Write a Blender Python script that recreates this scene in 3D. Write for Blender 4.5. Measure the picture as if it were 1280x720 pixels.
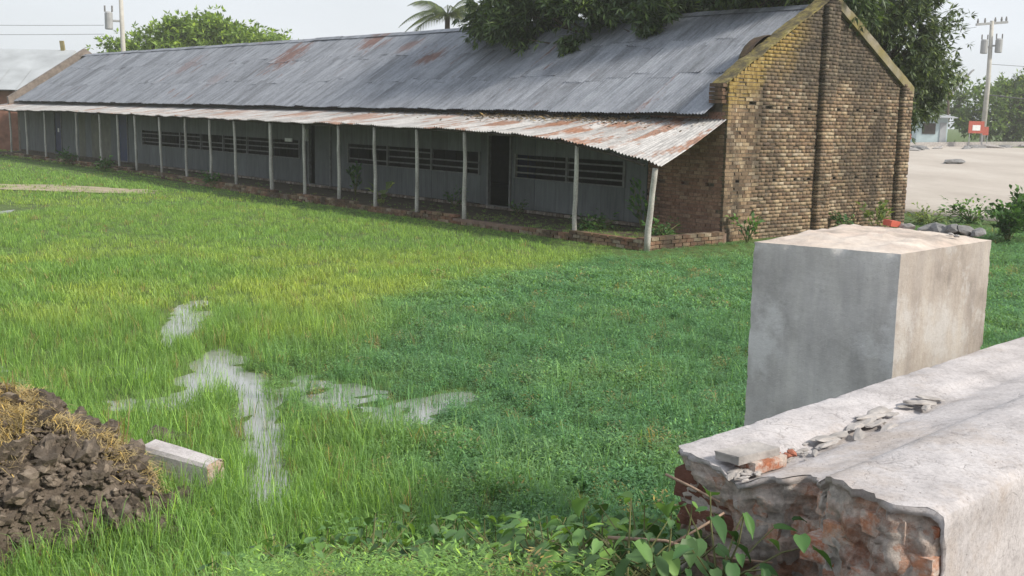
import bpy, math, random
import numpy as np
from math import sin, cos, pi, radians, sqrt, hypot
from mathutils import Matrix, Vector, noise as mnoise

random.seed(7); rng = np.random.default_rng(7)
SC = bpy.context.scene
for o in list(bpy.data.objects): bpy.data.objects.remove(o)
COL = SC.collection

# ------------------------------------------------------------------ camera
H = 2.85; PIT = .153; ROLL = .022
fw = Vector((0, cos(PIT), -sin(PIT))); rt = Vector((1, 0, 0)); up = rt.cross(fw)
cr = cos(ROLL)*rt + sin(ROLL)*up; cu = -sin(ROLL)*rt + cos(ROLL)*up
cam = bpy.data.cameras.new('camera'); camo = bpy.data.objects.new('camera', cam); COL.objects.link(camo)
m = Matrix((( cr.x, cu.x, -fw.x, 0), (cr.y, cu.y, -fw.y, 0), (cr.z, cu.z, -fw.z, H), (0, 0, 0, 1)))
camo.matrix_world = m
cam.sensor_width = 36; cam.lens = 1420/1280*36; cam.clip_end = 3000; cam.clip_start = .05
SC.camera = camo

# ------------------------------------------------------------------ sky, sun, exposure
SUN = Vector((.86, -.42, .72)).normalized()          # towards the sun: right, a little behind the camera
el = math.asin(SUN.z); az = math.atan2(SUN.x, SUN.y)
W = bpy.data.worlds.new('World'); SC.world = W; W.use_nodes = True
nt = W.node_tree; nt.nodes.clear()
def wn(t): return nt.nodes.new(t)
out = wn('ShaderNodeOutputWorld'); bg = wn('ShaderNodeBackground'); sky = wn('ShaderNodeTexSky')
sky.sky_type = 'NISHITA'; sky.sun_disc = False; sky.sun_elevation = el; sky.sun_rotation = az
sky.dust_density = 4; sky.air_density = 1.2
tc = wn('ShaderNodeTexCoord'); mp = wn('ShaderNodeMapping'); mp.inputs['Scale'].default_value = (1, 1, 3)
nz = wn('ShaderNodeTexNoise'); nz.inputs['Scale'].default_value = 1.6; nz.inputs['Detail'].default_value = 5
cr_ = wn('ShaderNodeValToRGB'); cr_.color_ramp.elements[0].position = .36; cr_.color_ramp.elements[1].position = .62
cr_.color_ramp.elements[0].color = (.70, .70, .70, 1); cr_.color_ramp.elements[1].color = (.93, .93, .93, 1)
mx = wn('ShaderNodeMix'); mx.data_type = 'RGBA'; mx.inputs[7].default_value = (7.3, 7.7, 8.2, 1)
nt.links.new(tc.outputs['Generated'], mp.inputs['Vector']); nt.links.new(mp.outputs[0], nz.inputs['Vector'])
nt.links.new(nz.outputs['Fac'], cr_.inputs['Fac']); nt.links.new(cr_.outputs['Color'], mx.inputs[0])
nt.links.new(sky.outputs['Color'], mx.inputs[6]); nt.links.new(mx.outputs[2], bg.inputs['Color'])
bg.inputs['Strength'].default_value = .09
nt.links.new(bg.outputs[0], out.inputs['Surface'])
sl = bpy.data.lights.new('sun', 'SUN'); sl.energy = 3.4; sl.angle = radians(8); sl.color = (1, .92, .80)
so = bpy.data.objects.new('sun', sl); COL.objects.link(so); so.rotation_euler = SUN.to_track_quat('Z', 'Y').to_euler(); so.location = (20, -10, 30)
SC.view_settings.view_transform = 'Standard'; SC.view_settings.look = 'None'; SC.view_settings.exposure = 0.46; SC.view_settings.gamma = 1
SC.cycles.max_bounces = 4; SC.cycles.diffuse_bounces = 3; SC.cycles.transmission_bounces = 3; SC.cycles.transparent_max_bounces = 4; SC.cycles.volume_bounces = 1

# ------------------------------------------------------------------ helpers
def fast_mesh(name, v, quads=None, tris=None, smooth=False):
    me = bpy.data.meshes.new(name); v = np.asarray(v, np.float32)
    me.vertices.add(len(v)); me.vertices.foreach_set('co', v.ravel())
    li = []; ls = []; n = 0
    if quads is not None and len(quads):
        q = np.asarray(quads, np.int32); li.append(q.ravel()); ls.append(np.arange(len(q))*4); n = q.size
    if tris is not None and len(tris):
        t = np.asarray(tris, np.int32); li.append(t.ravel()); ls.append(n + np.arange(len(t))*3)
    li = np.concatenate(li); ls = np.concatenate(ls)
    me.loops.add(len(li)); me.loops.foreach_set('vertex_index', li)
    me.polygons.add(len(ls)); me.polygons.foreach_set('loop_start', ls.astype(np.int32))
    if smooth: me.polygons.foreach_set('use_smooth', np.ones(len(ls), bool))
    me.update(calc_edges=True); me.validate()
    return me
def link(name, me, mat=None, parent=None, **props):
    o = bpy.data.objects.new(name, me); COL.objects.link(o)
    if mat is not None and me is not None and len(me.materials) == 0: me.materials.append(mat)
    if parent is not None:
        o.parent = parent; o.matrix_parent_inverse = Matrix.Translation(-Vector(parent.get('_w', (0, 0, 0))))
    for k, v in props.items(): o[k] = v
    return o
def thing(name, label, cat, loc=(0, 0, 0), group=None):
    o = bpy.data.objects.new(name, None); COL.objects.link(o); o.location = loc; o['_w'] = tuple(float(a) for a in loc)
    o.empty_display_size = .2; tag(o, label, cat, group); return o
def tag(o, label=None, cat=None, group=None, kind=None):
    if label: o['label'] = label
    if cat: o['category'] = cat
    if group: o['group'] = group
    if kind: o['kind'] = kind
    return o
class MB:
    def __init__(s): s.v = []; s.f = []; s.n = 0
    def add(s, v, f):
        s.v.extend([tuple(map(float, a)) for a in v]); s.f.extend([tuple(i + s.n for i in a) for a in f]); s.n += len(v)
    def hexa(s, p):       # 8 points: bottom 4 ccw, top 4 ccw
        s.add(p, [(3, 2, 1, 0), (4, 5, 6, 7), (0, 1, 5, 4), (1, 2, 6, 5), (2, 3, 7, 6), (3, 0, 4, 7)])
    def box(s, c, d):
        x, y, z = c; a, b, e = d[0]/2, d[1]/2, d[2]/2
        s.hexa([(x-a, y-b, z-e), (x+a, y-b, z-e), (x+a, y+b, z-e), (x-a, y+b, z-e), (x-a, y-b, z+e), (x+a, y-b, z+e), (x+a, y+b, z+e), (x-a, y+b, z+e)])
    def tube(s, pts, rad, k=7, cap=True):
        pts = [Vector(p) for p in pts]; vs = []; fs = []
        for i, p in enumerate(pts):
            t = (pts[min(i+1, len(pts)-1)] - pts[max(i-1, 0)]).normalized()
            a = t.orthogonal().normalized() if abs(t.z) > .9 else t.cross(Vector((0, 0, 1))).normalized()
            if abs(t.z) > .9: a = Vector((1, 0, 0)) - t*t.x; a.normalize()
            b = t.cross(a); r = rad[i] if hasattr(rad, '__len__') else rad
            for j in range(k):
                q = 2*pi*j/k; vs.append(p + (a*cos(q) + b*sin(q))*r)
        for i in range(len(pts)-1):
            for j in range(k): fs.append((i*k+j, i*k+(j+1) % k, (i+1)*k+(j+1) % k, (i+1)*k+j))
        if cap: fs.append(tuple(range(k-1, -1, -1))); fs.append(tuple((len(pts)-1)*k+j for j in range(k)))
        s.add(vs, fs)
    def mesh(s, name, smooth=False):
        me = bpy.data.meshes.new(name); me.from_pydata(s.v, [], s.f); me.update()
        if smooth: me.polygons.foreach_set('use_smooth', [True]*len(me.polygons))
        return me
    def build(s, name, mat, parent=None, smooth=False, **props): return link(name, s.mesh(name, smooth), mat, parent, **props)
def sstep(a, b, x):
    t = np.clip((np.asarray(x, float)-a)/(b-a), 0, 1); return t*t*(3-2*t)
def vnoise(x, y, s=1, seed=0):
    return mnoise.noise(Vector((x*s+seed*17.3, y*s-seed*9.1, seed*3.7)))
def vnoise_arr(x, y, s=1, seed=0):
    return np.array([vnoise(a, b, s, seed) for a, b in zip(np.ravel(x), np.ravel(y))]).reshape(np.shape(x))

# ------------------------------------------------------------------ materials
class NM:
    def __init__(s, name):
        s.m = bpy.data.materials.new(name); s.m.use_nodes = True; s.t = s.m.node_tree; s.t.nodes.clear()
        s.out = s.n('ShaderNodeOutputMaterial'); s.b = s.n('ShaderNodeBsdfPrincipled'); s.l(s.b.outputs[0], s.out.inputs[0])
        s.b.inputs['Specular IOR Level'].default_value = .3
    def n(s, t, **k):
        x = s.t.nodes.new(t)
        for a, b in k.items(): setattr(x, a, b)
        return x
    def l(s, a, b): s.t.links.new(a, b)
    def pos(s): return s.n('ShaderNodeNewGeometry').outputs['Position']
    def noise(s, scale, detail=4, vec=None, rough=.55, stretch=None):
        x = s.n('ShaderNodeTexNoise'); x.inputs['Scale'].default_value = scale; x.inputs['Detail'].default_value = detail; x.inputs['Roughness'].default_value = rough
        v = vec if vec is not None else s.pos()
        if stretch:
            mp = s.n('ShaderNodeMapping'); mp.inputs['Scale'].default_value = stretch; s.l(v, mp.inputs['Vector']); v = mp.outputs[0]
        s.l(v, x.inputs['Vector']); return x.outputs['Fac']
    def ramp(s, fac, stops, interp='LINEAR'):
        r = s.n('ShaderNodeValToRGB'); e = r.color_ramp.elements; r.color_ramp.interpolation = interp
        while len(e) < len(stops): e.new(.5)
        for i, (p, c) in enumerate(stops):
            e[i].position = p; e[i].color = (*c, 1) if hasattr(c, '__len__') else (c, c, c, 1)
        s.l(fac, r.inputs['Fac']); return r.outputs['Color']
    def mix(s, fac, a, b, mode='MIX'):
        x = s.n('ShaderNodeMix', data_type='RGBA', blend_type=mode)
        for sock, v in ((x.inputs[0], fac), (x.inputs[6], a), (x.inputs[7], b)):
            if hasattr(v, 'is_output'): s.l(v, sock)
            elif hasattr(v, '__len__'): sock.default_value = (*v, 1)
            else: sock.default_value = v
        return x.outputs[2]
    def math(s, op, a, b=0.):
        x = s.n('ShaderNodeMath', operation=op)
        for sock, v in ((x.inputs[0], a), (x.inputs[1], b)):
            if hasattr(v, 'is_output'): s.l(v, sock)
            else: sock.default_value = v
        return x.outputs[0]
    def dot(s, vec, c):
        x = s.n('ShaderNodeVectorMath', operation='DOT_PRODUCT'); s.l(vec, x.inputs[0]); x.inputs[1].default_value = c; return x.outputs['Value']
    def rnd(s):          # one number per loose piece, also when alike pieces share a mesh
        a = s.n('ShaderNodeNewGeometry').outputs['Random Per Island']; b = s.n('ShaderNodeObjectInfo').outputs['Random']
        return s.math('FRACT', s.math('ADD', a, b))
    def bump(s, h, strength=.4, dist=.02):
        b = s.n('ShaderNodeBump'); b.inputs['Strength'].default_value = strength; b.inputs['Distance'].default_value = dist
        s.l(h, b.inputs['Height']); s.l(b.outputs[0], s.b.inputs['Normal'])
    def col(s, c):
        if hasattr(c, 'is_output'): s.l(c, s.b.inputs['Base Color'])
        else: s.b.inputs['Base Color'].default_value = (*c, 1)
    def rough(s, r):
        if hasattr(r, 'is_output'): s.l(r, s.b.inputs['Roughness'])
        else: s.b.inputs['Roughness'].default_value = r
A0 = np.array([4.71, 25.83, 0.]); YAW = .703
LV = np.array([-sin(YAW), cos(YAW), 0]); GV = np.array([cos(YAW), sin(YAW), 0])
def B(l, g, z): return A0 + LV*l + GV*g + np.array([0, 0, z])

def mat_simple(name, c, rough=.8, var=.25, scale=6, bump=.3, metal=0):
    k = NM(name); f = k.noise(scale, 5)
    k.col(k.mix(1, k.ramp(f, [(.3, 1-var), (.7, 1+var*.6)]), c, 'MULTIPLY')); k.rough(rough); k.b.inputs['Metallic'].default_value = metal
    if bump: k.bump(k.noise(scale*6, 4), bump, .01)
    return k.m
def mat_brick(name, stops, stain=.6, moss=False, smear=(.22, .17, .125)):
    k = NM(name); r = k.rnd(); c = k.ramp(r, stops); p = k.pos()
    c = k.mix(k.ramp(k.noise(2.4, 7, None, .7), [(.42, 0.), (.68, .65)]), c, smear)
    c = k.mix(.7, c, k.ramp(k.noise(22, 5), [(.3, (.55, .5, .45)), (.7, (1.25, 1.2, 1.15))]), 'MULTIPLY')
    st = k.ramp(k.noise(1.0, 7, None, .68, (1, 1, .45)), [(.43, 0.), (.62, 1.)])
    c = k.mix(k.math('MULTIPLY', st, stain), c, (.035, .030, .024))
    if moss:
        g = k.dot(p, tuple(GV)); g = k.math('SUBTRACT', g, float(A0 @ GV)); z = k.dot(p, (0, 0, 1))
        # depth below the left verge, in metres
        vz = k.math('ADD', k.math('MULTIPLY', g, .565), 3.62); dz = k.math('SUBTRACT', vz, z)
        e = k.math('ADD', dz, k.math('MULTIPLY', k.math('SUBTRACT', k.noise(1.6, 5), .5), 1.9))
        ms = k.ramp(e, [(.35, 1.), (.95, 0.)]); lf = k.ramp(k.math('MULTIPLY', g, .25), [(.60, 1.), (.80, 0.)])
        ms = k.math('MULTIPLY', ms, lf)
        mc = k.ramp(k.noise(9, 4), [(.3, (.17, .11, .03)), (.55, (.29, .205, .06)), (.75, (.38, .31, .15))])
        c = k.mix(k.math('MULTIPLY', ms, .85), c, mc)
        # black mould high up around the middle and below the right verge
        mk = k.ramp(k.math('ADD', k.math('MULTIPLY', z, .2), k.math('MULTIPLY', k.noise(.9, 4), .5)), [(.93, 0.), (1.15, 1.)])
        c = k.mix(k.math('MULTIPLY', k.math('MULTIPLY', mk, k.math('SUBTRACT', 1., ms)), .6), c, (.055, .05, .042))
    k.col(c); k.rough(.92); k.bump(k.noise(60, 4), .5, .008); return k.m
M = {}
M['brick_gable'] = mat_brick('aged_yellow_brick', [(0, (.11, .075, .05)), (.25, (.20, .135, .09)), (.55, (.29, .205, .13)), (.82, (.38, .30, .20)), (.94, (.50, .43, .33)), (1, (.14, .10, .08))], .75, True)
M['brick_red'] = mat_brick('brown_red_brick', [(0, (.22, .12, .09)), (.4, (.32, .18, .135)), (.8, (.38, .24, .18)), (1, (.44, .31, .24))], .25, smear=(.30, .20, .15))
M['brick_kerb'] = mat_brick('worn_kerb_brick', [(0, (.12, .07, .05)), (.4, (.24, .13, .09)), (.75, (.28, .20, .14)), (1, (.36, .31, .25))], .8, smear=(.11, .115, .06))
M['brick_pale'] = mat_brick('pale_plinth_brick', [(0, (.16, .13, .11)), (.5, (.30, .27, .24)), (1, (.44, .42, .40))], .6)
M['mortar'] = mat_simple('dark_mortar', (.10, .085, .065), .95, .4, 5, .4)
M['mortar_red'] = mat_simple('brown_mortar', (.20, .14, .11), .95, .3, 5, .4)
def mat_coping():
    k = NM('mossy_cement'); c = k.ramp(k.noise(3, 6), [(.3, (.10, .09, .07)), (.55, (.22, .20, .16)), (.8, (.34, .31, .26))])
    k.col(k.mix(k.ramp(k.noise(1.2, 5), [(.38, 0.), (.6, .75)]), c, (.21, .175, .05))); k.rough(.95); k.bump(k.noise(25, 5), .6, .02); return k.m
M['coping'] = mat_coping()
def mat_moss():
    k = NM('dark_moss_cement'); c = k.ramp(k.noise(4, 8, None, .72), [(.34, (.05, .045, .03)), (.48, (.12, .10, .055)), (.6, (.24, .20, .07)), (.72, (.30, .27, .20))]); k.col(c); k.rough(.95); k.bump(k.noise(20, 6), .8, .03); return k.m
M['moss_coping'] = mat_moss()
def mat_tin(name, base, rust_at, rust_c, dark=.5, spots=()):
    k = NM(name); p = k.pos(); ob = k.n('ShaderNodeObjectInfo').outputs['Random']
    c = k.mix(1, k.ramp(ob, [(0, .92), (.5, 1.), (1, 1.06)]), base, 'MULTIPLY')
    sx = k.n('ShaderNodeCombineXYZ'); k.l(k.math('MULTIPLY', k.dot(p, tuple(LV)), 1.), sx.inputs[0]); k.l(k.math('MULTIPLY', k.dot(p, tuple(GV)), .22), sx.inputs[1]); k.l(k.math('MULTIPLY', ob, 9.), sx.inputs[2]); sv = sx.outputs[0]
    c = k.mix(.9, c, k.ramp(k.noise(1.3, 7, sv, .68), [(.30, (1-dark*.9,)*3), (.48, (.92,)*3), (.72, (1.2, 1.19, 1.17))]), 'MULTIPLY')
    c = k.mix(.8, c, k.ramp(k.noise(7.5, 5, sv, .6), [(.32, .62), (.52, 1.), (.7, 1.14)]), 'MULTIPLY')
    c = k.mix(.5, c, k.ramp(k.noise(18, 5), [(.35, .72), (.65, 1.12)]), 'MULTIPLY')
    rm = k.ramp(k.noise(1.5, 8, sv, .72), [(rust_at, 0.), (rust_at+.06, 1.)])
    rc = k.ramp(k.noise(6, 6, None, .7), [(.3, tuple(.5*a for a in rust_c)), (.55, rust_c), (.8, tuple(1.7*a for a in rust_c))])
    c = k.mix(k.math('MULTIPLY', rm, .8), c, rc)
    for (l, g, r, amt) in spots:                        # rust patches of particular sheets
        q = B(l, g, 0); d = k.n('ShaderNodeVectorMath', operation='DISTANCE'); fl = k.n('ShaderNodeVectorMath', operation='MULTIPLY'); fl.inputs[1].default_value = (1, 1, 0)
        k.l(p, fl.inputs[0]); k.l(fl.outputs[0], d.inputs[0]); d.inputs[1].default_value = (q[0], q[1], 0)
        e = k.math('ADD', k.math('DIVIDE', d.outputs['Value'], r), k.math('MULTIPLY', k.math('SUBTRACT', k.noise(3.0, 8, sv, .75), .5), 4.2))
        c = k.mix(k.math('MULTIPLY', k.ramp(e, [(.35, 1.), (.75, 0.)]), amt), c, rc)
    k.col(c); k.b.inputs['Metallic'].default_value = .2
    k.rough(k.ramp(k.noise(2, 4), [(.3, .5), (.7, .75)])); k.bump(k.noise(30, 4), .15, .01); return k.m
M['roof_tin'] = mat_tin('weathered_galvanised_tin', (.255, .275, .315), .625, (.17, .085, .065), .58, [(24.5, 2.6, 1.3, .8), (19.5, 3.4, 1.0, .8), (14.2, 2.2, .7, .8), (33, 2.2, 1.2, .4), (16.5, 3.0, .6, .6), (28, 1.2, .8, .3)])
M['veranda_tin'] = mat_tin('rusty_pale_tin', (.46, .455, .455), .535, (.28, .13, .07), .5, [(4.2, -1.2, .75, .9), (2.9, -1.8, .6, .9), (5.9, -1.6, .8, .8), (2.4, -.9, .6, .8), (13, -1.4, 1.3, .7), (17, -1.3, 1.2, .7), (9.4, -.8, .7, .6), (22, -1.2, 1.3, .6)])
def mat_wall():
    k = NM('slate_painted_tin'); ob = k.n('ShaderNodeObjectInfo').outputs['Random']
    c = k.mix(1, k.ramp(ob, [(0, .8), (1, 1.15)]), (.122, .135, .143), 'MULTIPLY')
    c = k.mix(.7, c, k.ramp(k.noise(2, 6, None, .6, (3, 3, .7)), [(.3, (.6, .6, .62)), (.7, (1.15, 1.12, 1.1))]), 'MULTIPLY')
    k.col(c); k.rough(.6); k.b.inputs['Metallic'].default_value = .1; return k.m
M['wall_tin'] = mat_wall()
M['wall_tin_tan'] = mat_simple('tan_painted_tin', (.13, .13, .105), .65, .3, 2.5, .1)
M['door'] = mat_simple('navy_painted_door', (.010, .022, .085), .5, .3, 3, .1)
M['wood_grey'] = mat_simple('grey_painted_wood', (.17, .17, .17), .8, .3, 9, .3)
M['wood_dark'] = mat_simple('dark_wood', (.06, .05, .045), .85, .3, 9, .3)
def mat_post():
    k = NM('weathered_pale_pole'); c = k.ramp(k.noise(7, 5, None, .6, (1, 1, .25)), [(.3, (.28, .27, .25)), (.6, (.46, .45, .42)), (.8, (.56, .55, .52))])
    c = k.mix(.6, c, k.ramp(k.noise(30, 3), [(.4, .7), (.6, 1.1)]), 'MULTIPLY'); k.col(c); k.rough(.85); return k.m
M['post'] = mat_post()
def mat_ground():
    k = NM('wet_field_soil'); n1 = k.noise(.35, 6); n2 = k.noise(5, 6)
    c = k.ramp(n2, [(.3, (.045, .070, .018)), (.6, (.085, .13, .032)), (.8, (.13, .15, .055))])
    c = k.mix(k.ramp(n1, [(.45, 0.), (.7, .6)]), c, (.07, .13, .03)); k.col(c); k.rough(.9); k.bump(n2, .5, .04); return k.m
M['ground'] = mat_ground()
def mat_bank():
    k = NM('bank_soil'); n2 = k.noise(7, 6); k.col(k.ramp(n2, [(.3, (.05, .04, .028)), (.6, (.11, .09, .06)), (.8, (.18, .15, .11))])); k.rough(.95); k.bump(n2, .6, .04); return k.m
M['bank'] = mat_bank()
def mat_yard():
    k = NM('pale_packed_earth'); c = k.ramp(k.noise(.25, 6, None, .6, (1, .35, 1)), [(.3, (.36, .32, .285)), (.55, (.44, .40, .36)), (.75, (.50, .465, .425))])
    c = k.mix(.5, c, k.ramp(k.noise(3, 6), [(.3, .85), (.7, 1.08)]), 'MULTIPLY'); k.col(c); k.rough(.95); k.bump(k.noise(4, 5), .3, .03); return k.m
M['yard'] = mat_yard()
def mat_water():
    k = NM('still_puddle_water'); k.col((.25, .26, .245)); k.rough(.07); k.b.inputs['Specular IOR Level'].default_value = 1.0; k.b.inputs['IOR'].default_value = 1.75
    k.bump(k.noise(9, 3), .05, .02); return k.m
M['water'] = mat_water()
def mat_leaf(name, c, tint=False, var=.45, trans=.35, gloss=.25):
    k = NM(name)
    if tint:
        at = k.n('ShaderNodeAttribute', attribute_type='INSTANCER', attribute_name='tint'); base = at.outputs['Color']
    else:
        rgb = k.n('ShaderNodeRGB'); rgb.outputs[0].default_value = (*c, 1); base = rgb.outputs[0]
    r = k.rnd(); base = k.mix(1, base, k.ramp(r, [(0, (1-var, 1-var, 1-var)), (.6, (1, 1, 1)), (.9, (1+var, 1+var*.8, 1.)), (1, (1.5+var, 1.25+var, .9))]), 'MULTIPLY')
    k.col(base); k.rough(.5); k.b.inputs['Specular IOR Level'].default_value = gloss
    tr = k.n('ShaderNodeBsdfTranslucent'); mx = k.n('ShaderNodeMixShader'); mx.inputs[0].default_value = trans
    k.l(k.mix(1, base, (1.25, 1.2, .6), 'MULTIPLY'), tr.inputs['Color'])
    k.l(k.b.outputs[0], mx.inputs[1]); k.l(tr.outputs[0], mx.inputs[2]); k.l(mx.outputs[0], k.out.inputs[0]); return k.m
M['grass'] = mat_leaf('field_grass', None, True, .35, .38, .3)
M['mango'] = mat_leaf('mango_foliage', (.075, .125, .055), False, .55, .3, .5)
M['mango_far'] = mat_leaf('tree_foliage_right', (.085, .13, .065), False, .55, .3, .5)
M['tree_light'] = mat_leaf('light_tree_foliage', (.19, .30, .07), False, .5, .35, .2)
M['tree_mid'] = mat_leaf('mid_tree_foliage', (.15, .24, .085), False, .5, .35, .2)
M['palm'] = mat_leaf('palm_frond', (.10, .14, .07), False, .4, .35, .2)
M['vine'] = mat_leaf('vine_leaf', (.13, .26, .09), False, .5, .35, .45)
M['vine_dark'] = mat_leaf('dark_weed_leaf', (.07, .16, .055), False, .4, .3, .25)
M['vine_pale'] = mat_leaf('pale_weed_leaf', (.22, .30, .13), False, .4, .35, .2)
M['straw'] = mat_leaf('dry_straw', (.46, .37, .20), False, .4, .2, .1)
M['dead_leaf'] = mat_leaf('dry_brown_leaf', (.20, .16, .12), False, .4, .15, .1)
M['stem'] = mat_simple('green_brown_stem', (.14, .15, .06), .8, .3, 20, .1)
M['twig'] = mat_simple('pinkish_dry_twig', (.34, .24, .18), .8, .3, 20, .2)
M['bark'] = mat_simple('brown_bark', (.10, .08, .06), .95, .4, 8, .6)
def mat_clod():
    k = NM('wet_brown_clay'); ob = k.rnd(); c = k.ramp(k.noise(9, 7, None, .65), [(.3, (.07, .055, .042)), (.52, (.155, .125, .098)), (.75, (.28, .235, .195))])
    c = k.mix(1, c, k.ramp(ob, [(0, .6), (.5, 1.), (.8, 1.3), (1, 1.9)]), 'MULTIPLY'); k.col(c); k.rough(k.ramp(k.noise(4, 3), [(.35, .55), (.65, .9)])); k.bump(k.noise(45, 8, None, .75), 1., .03); return k.m
M['clod'] = mat_clod()
def mat_pillar(name, a, b_, dark, pink):
    k = NM(name); n1 = k.noise(1.9, 10, None, .66); c = k.ramp(n1, [(.30, dark), (.46, a), (.62, b_)])
    c = k.mix(.7, c, k.ramp(k.noise(7, 8, None, .7, (1, 1, .18)), [(.38, (.80, .80, .82)), (.6, (1.12, 1.12, 1.10))]), 'MULTIPLY')
    c = k.mix(k.ramp(k.noise(2.6, 8, None, .7), [(.52, 0.), (.62, .75)]), c, pink)
    vo = k.n('ShaderNodeTexVoronoi'); vo.inputs['Scale'].default_value = 55; k.l(k.pos(), vo.inputs['Vector'])
    pore = k.ramp(vo.outputs['Distance'], [(.08, 1.), (.16, 0.)]); pore = k.math('MULTIPLY', pore, k.ramp(k.noise(6, 4), [(.5, 0.), (.6, .8)]))
    c = k.mix(pore, c, dark)
    c = k.mix(k.ramp(k.noise(60, 6, None, .7), [(.60, 0.), (.72, .5)]), c, dark)
    k.col(c); k.rough(.9); k.bump(k.math('SUBTRACT', k.noise(34, 9, None, .75), pore), .5, .014); return k.m
M['concrete'] = mat_pillar('grey_cement_render', (.52, .51, .50), (.63, .62, .61), (.33, .32, .31), (.70, .70, .70))
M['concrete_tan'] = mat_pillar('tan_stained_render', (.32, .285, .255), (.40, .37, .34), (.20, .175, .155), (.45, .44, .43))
M['concrete_top'] = mat_pillar('dusty_rough_mortar', (.50, .43, .38), (.62, .56, .51), (.28, .24, .21), (.58, .47, .41))
def mat_plaster():
    k = NM('white_plaster'); c = k.ramp(k.noise(3.2, 10, None, .76), [(.32, (.31, .295, .30)), (.48, (.45, .43, .44)), (.64, (.535, .515, .525))])
    st = k.ramp(k.noise(1.3, 10, None, .74), [(.50, 0.), (.62, .6)]); c = k.mix(st, c, (.36, .30, .255))
    c = k.mix(.85, c, k.ramp(k.noise(70, 8, None, .75), [(.34, (.70, .68, .67)), (.5, (1., 1., 1.)), (.68, (1.14, 1.13, 1.12))]), 'MULTIPLY')
    vo = k.n('ShaderNodeTexVoronoi', feature='DISTANCE_TO_EDGE'); vo.inputs['Scale'].default_value = 3.4; nn = k.n('ShaderNodeTexNoise'); nn.inputs['Scale'].default_value = 6; nn.inputs['Detail'].default_value = 7; k.l(k.pos(), nn.inputs['Vector'])
    sc_ = k.n('ShaderNodeVectorMath', operation='SCALE'); sc_.inputs['Scale'].default_value = .35; k.l(nn.outputs['Color'], sc_.inputs[0]); ad = k.n('ShaderNodeVectorMath', operation='ADD'); k.l(k.pos(), ad.inputs[0]); k.l(sc_.outputs[0], ad.inputs[1]); k.l(ad.outputs[0], vo.inputs['Vector'])
    crk = k.math('MULTIPLY', k.ramp(vo.outputs['Distance'], [(.0, 1.), (.012, 0.)]), k.ramp(k.noise(2.2, 3), [(.5, 0.), (.58, .4)])); c = k.mix(crk, c, (.14, .12, .11))
    vp = k.n('ShaderNodeTexVoronoi'); vp.inputs['Scale'].default_value = 42; k.l(k.pos(), vp.inputs['Vector']); pit = k.math('MULTIPLY', k.ramp(vp.outputs['Distance'], [(.07, 1.), (.17, 0.)]), k.ramp(k.noise(5, 4), [(.50, 0.), (.57, .9)])); c = k.mix(pit, c, (.20, .17, .15))
    k.col(c); k.rough(.9); k.bump(k.math('SUBTRACT', k.math('SUBTRACT', k.noise(40, 9, None, .78), pit), crk), .55, .010); return k.m
M['plaster'] = mat_plaster()
def mat_break():
    k = NM('broken_brick_mortar'); vo = k.n('ShaderNodeTexVoronoi'); vo.inputs['Scale'].default_value = 11; wv = k.n('ShaderNodeVectorMath', operation='ADD'); k.l(k.pos(), wv.inputs[0])
    nn = k.n('ShaderNodeTexNoise'); nn.inputs['Scale'].default_value = 9; nn.inputs['Detail'].default_value = 6; k.l(k.pos(), nn.inputs['Vector']); sc_ = k.n('ShaderNodeVectorMath', operation='SCALE'); sc_.inputs['Scale'].default_value = .16; k.l(nn.outputs['Color'], sc_.inputs[0]); k.l(sc_.outputs[0], wv.inputs[1]); k.l(wv.outputs[0], vo.inputs['Vector'])
    sp = k.n('ShaderNodeSeparateColor'); k.l(vo.outputs['Color'], sp.inputs[0])
    c = k.ramp(sp.outputs[0], [(0, (.40, .21, .15)), (.2, (.50, .28, .19)), (.4, (.56, .45, .39)), (.6, (.60, .54, .50)), (.8, (.52, .47, .44)), (1, (.56, .33, .22))])
    c = k.mix(k.ramp(k.noise(13, 8, None, .75), [(.42, 0.), (.60, .85)]), c, (.58, .53, .49))
    c = k.mix(.85, c, k.ramp(k.noise(45, 7, None, .7), [(.3, .5), (.7, 1.25)]), 'MULTIPLY'); k.col(c); k.rough(.95); k.bump(k.noise(55, 8, None, .75), .9, .02); return k.m
M['break'] = mat_break()
M['raw_brick'] = mat_simple('raw_red_brick', (.30, .115, .075), .95, .4, 14, .6)
def mat_dusty():
    k = NM('dusty_broken_brick'); ob = k.rnd(); c = k.ramp(ob, [(0, (.40, .16, .09)), (.5, (.50, .22, .13)), (1, (.55, .30, .19))])
    c = k.mix(k.ramp(k.noise(13, 9, None, .75), [(.42, 0.), (.56, .9)]), c, (.58, .52, .47)); c = k.mix(.8, c, k.ramp(k.noise(60, 6, None, .7), [(.3, .6), (.7, 1.2)]), 'MULTIPLY'); k.col(c); k.rough(.95); k.bump(k.noise(70, 8, None, .75), .8, .012); return k.m
M['dusty_brick'] = mat_dusty()
M['brown_brick'] = mat_simple('brown_burnt_brick', (.16, .075, .055), .95, .4, 12, .6)
M['rubble'] = mat_simple('grey_mortar_rubble', (.36, .34, .33), .95, .35, 9, .5)
M['rubble_dark'] = mat_simple('dark_grey_rubble', (.20, .20, .205), .95, .35, 9, .5)
M['red'] = mat_simple('haze_muted_red', (.42, .10, .07), .7, .2, 8, .1)  # red toned down: distance haze on the far boards put into the colour
M['white'] = mat_simple('white_paint', (.75, .76, .76), .6, .1, 8, .05)
M['pale_blue'] = mat_simple('pale_blue_tin', (.42, .52, .55), .6, .15, 2, .05)
M['pole'] = mat_simple('pale_concrete_pole', (.42, .41, .38), .85, .15, 3, .1)
M['steel'] = mat_simple('grey_steel', (.30, .31, .32), .6, .15, 3, .05)
M['wire'] = mat_simple('dark_wire', (.08, .08, .085), .7, 0, 3, 0)
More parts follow.
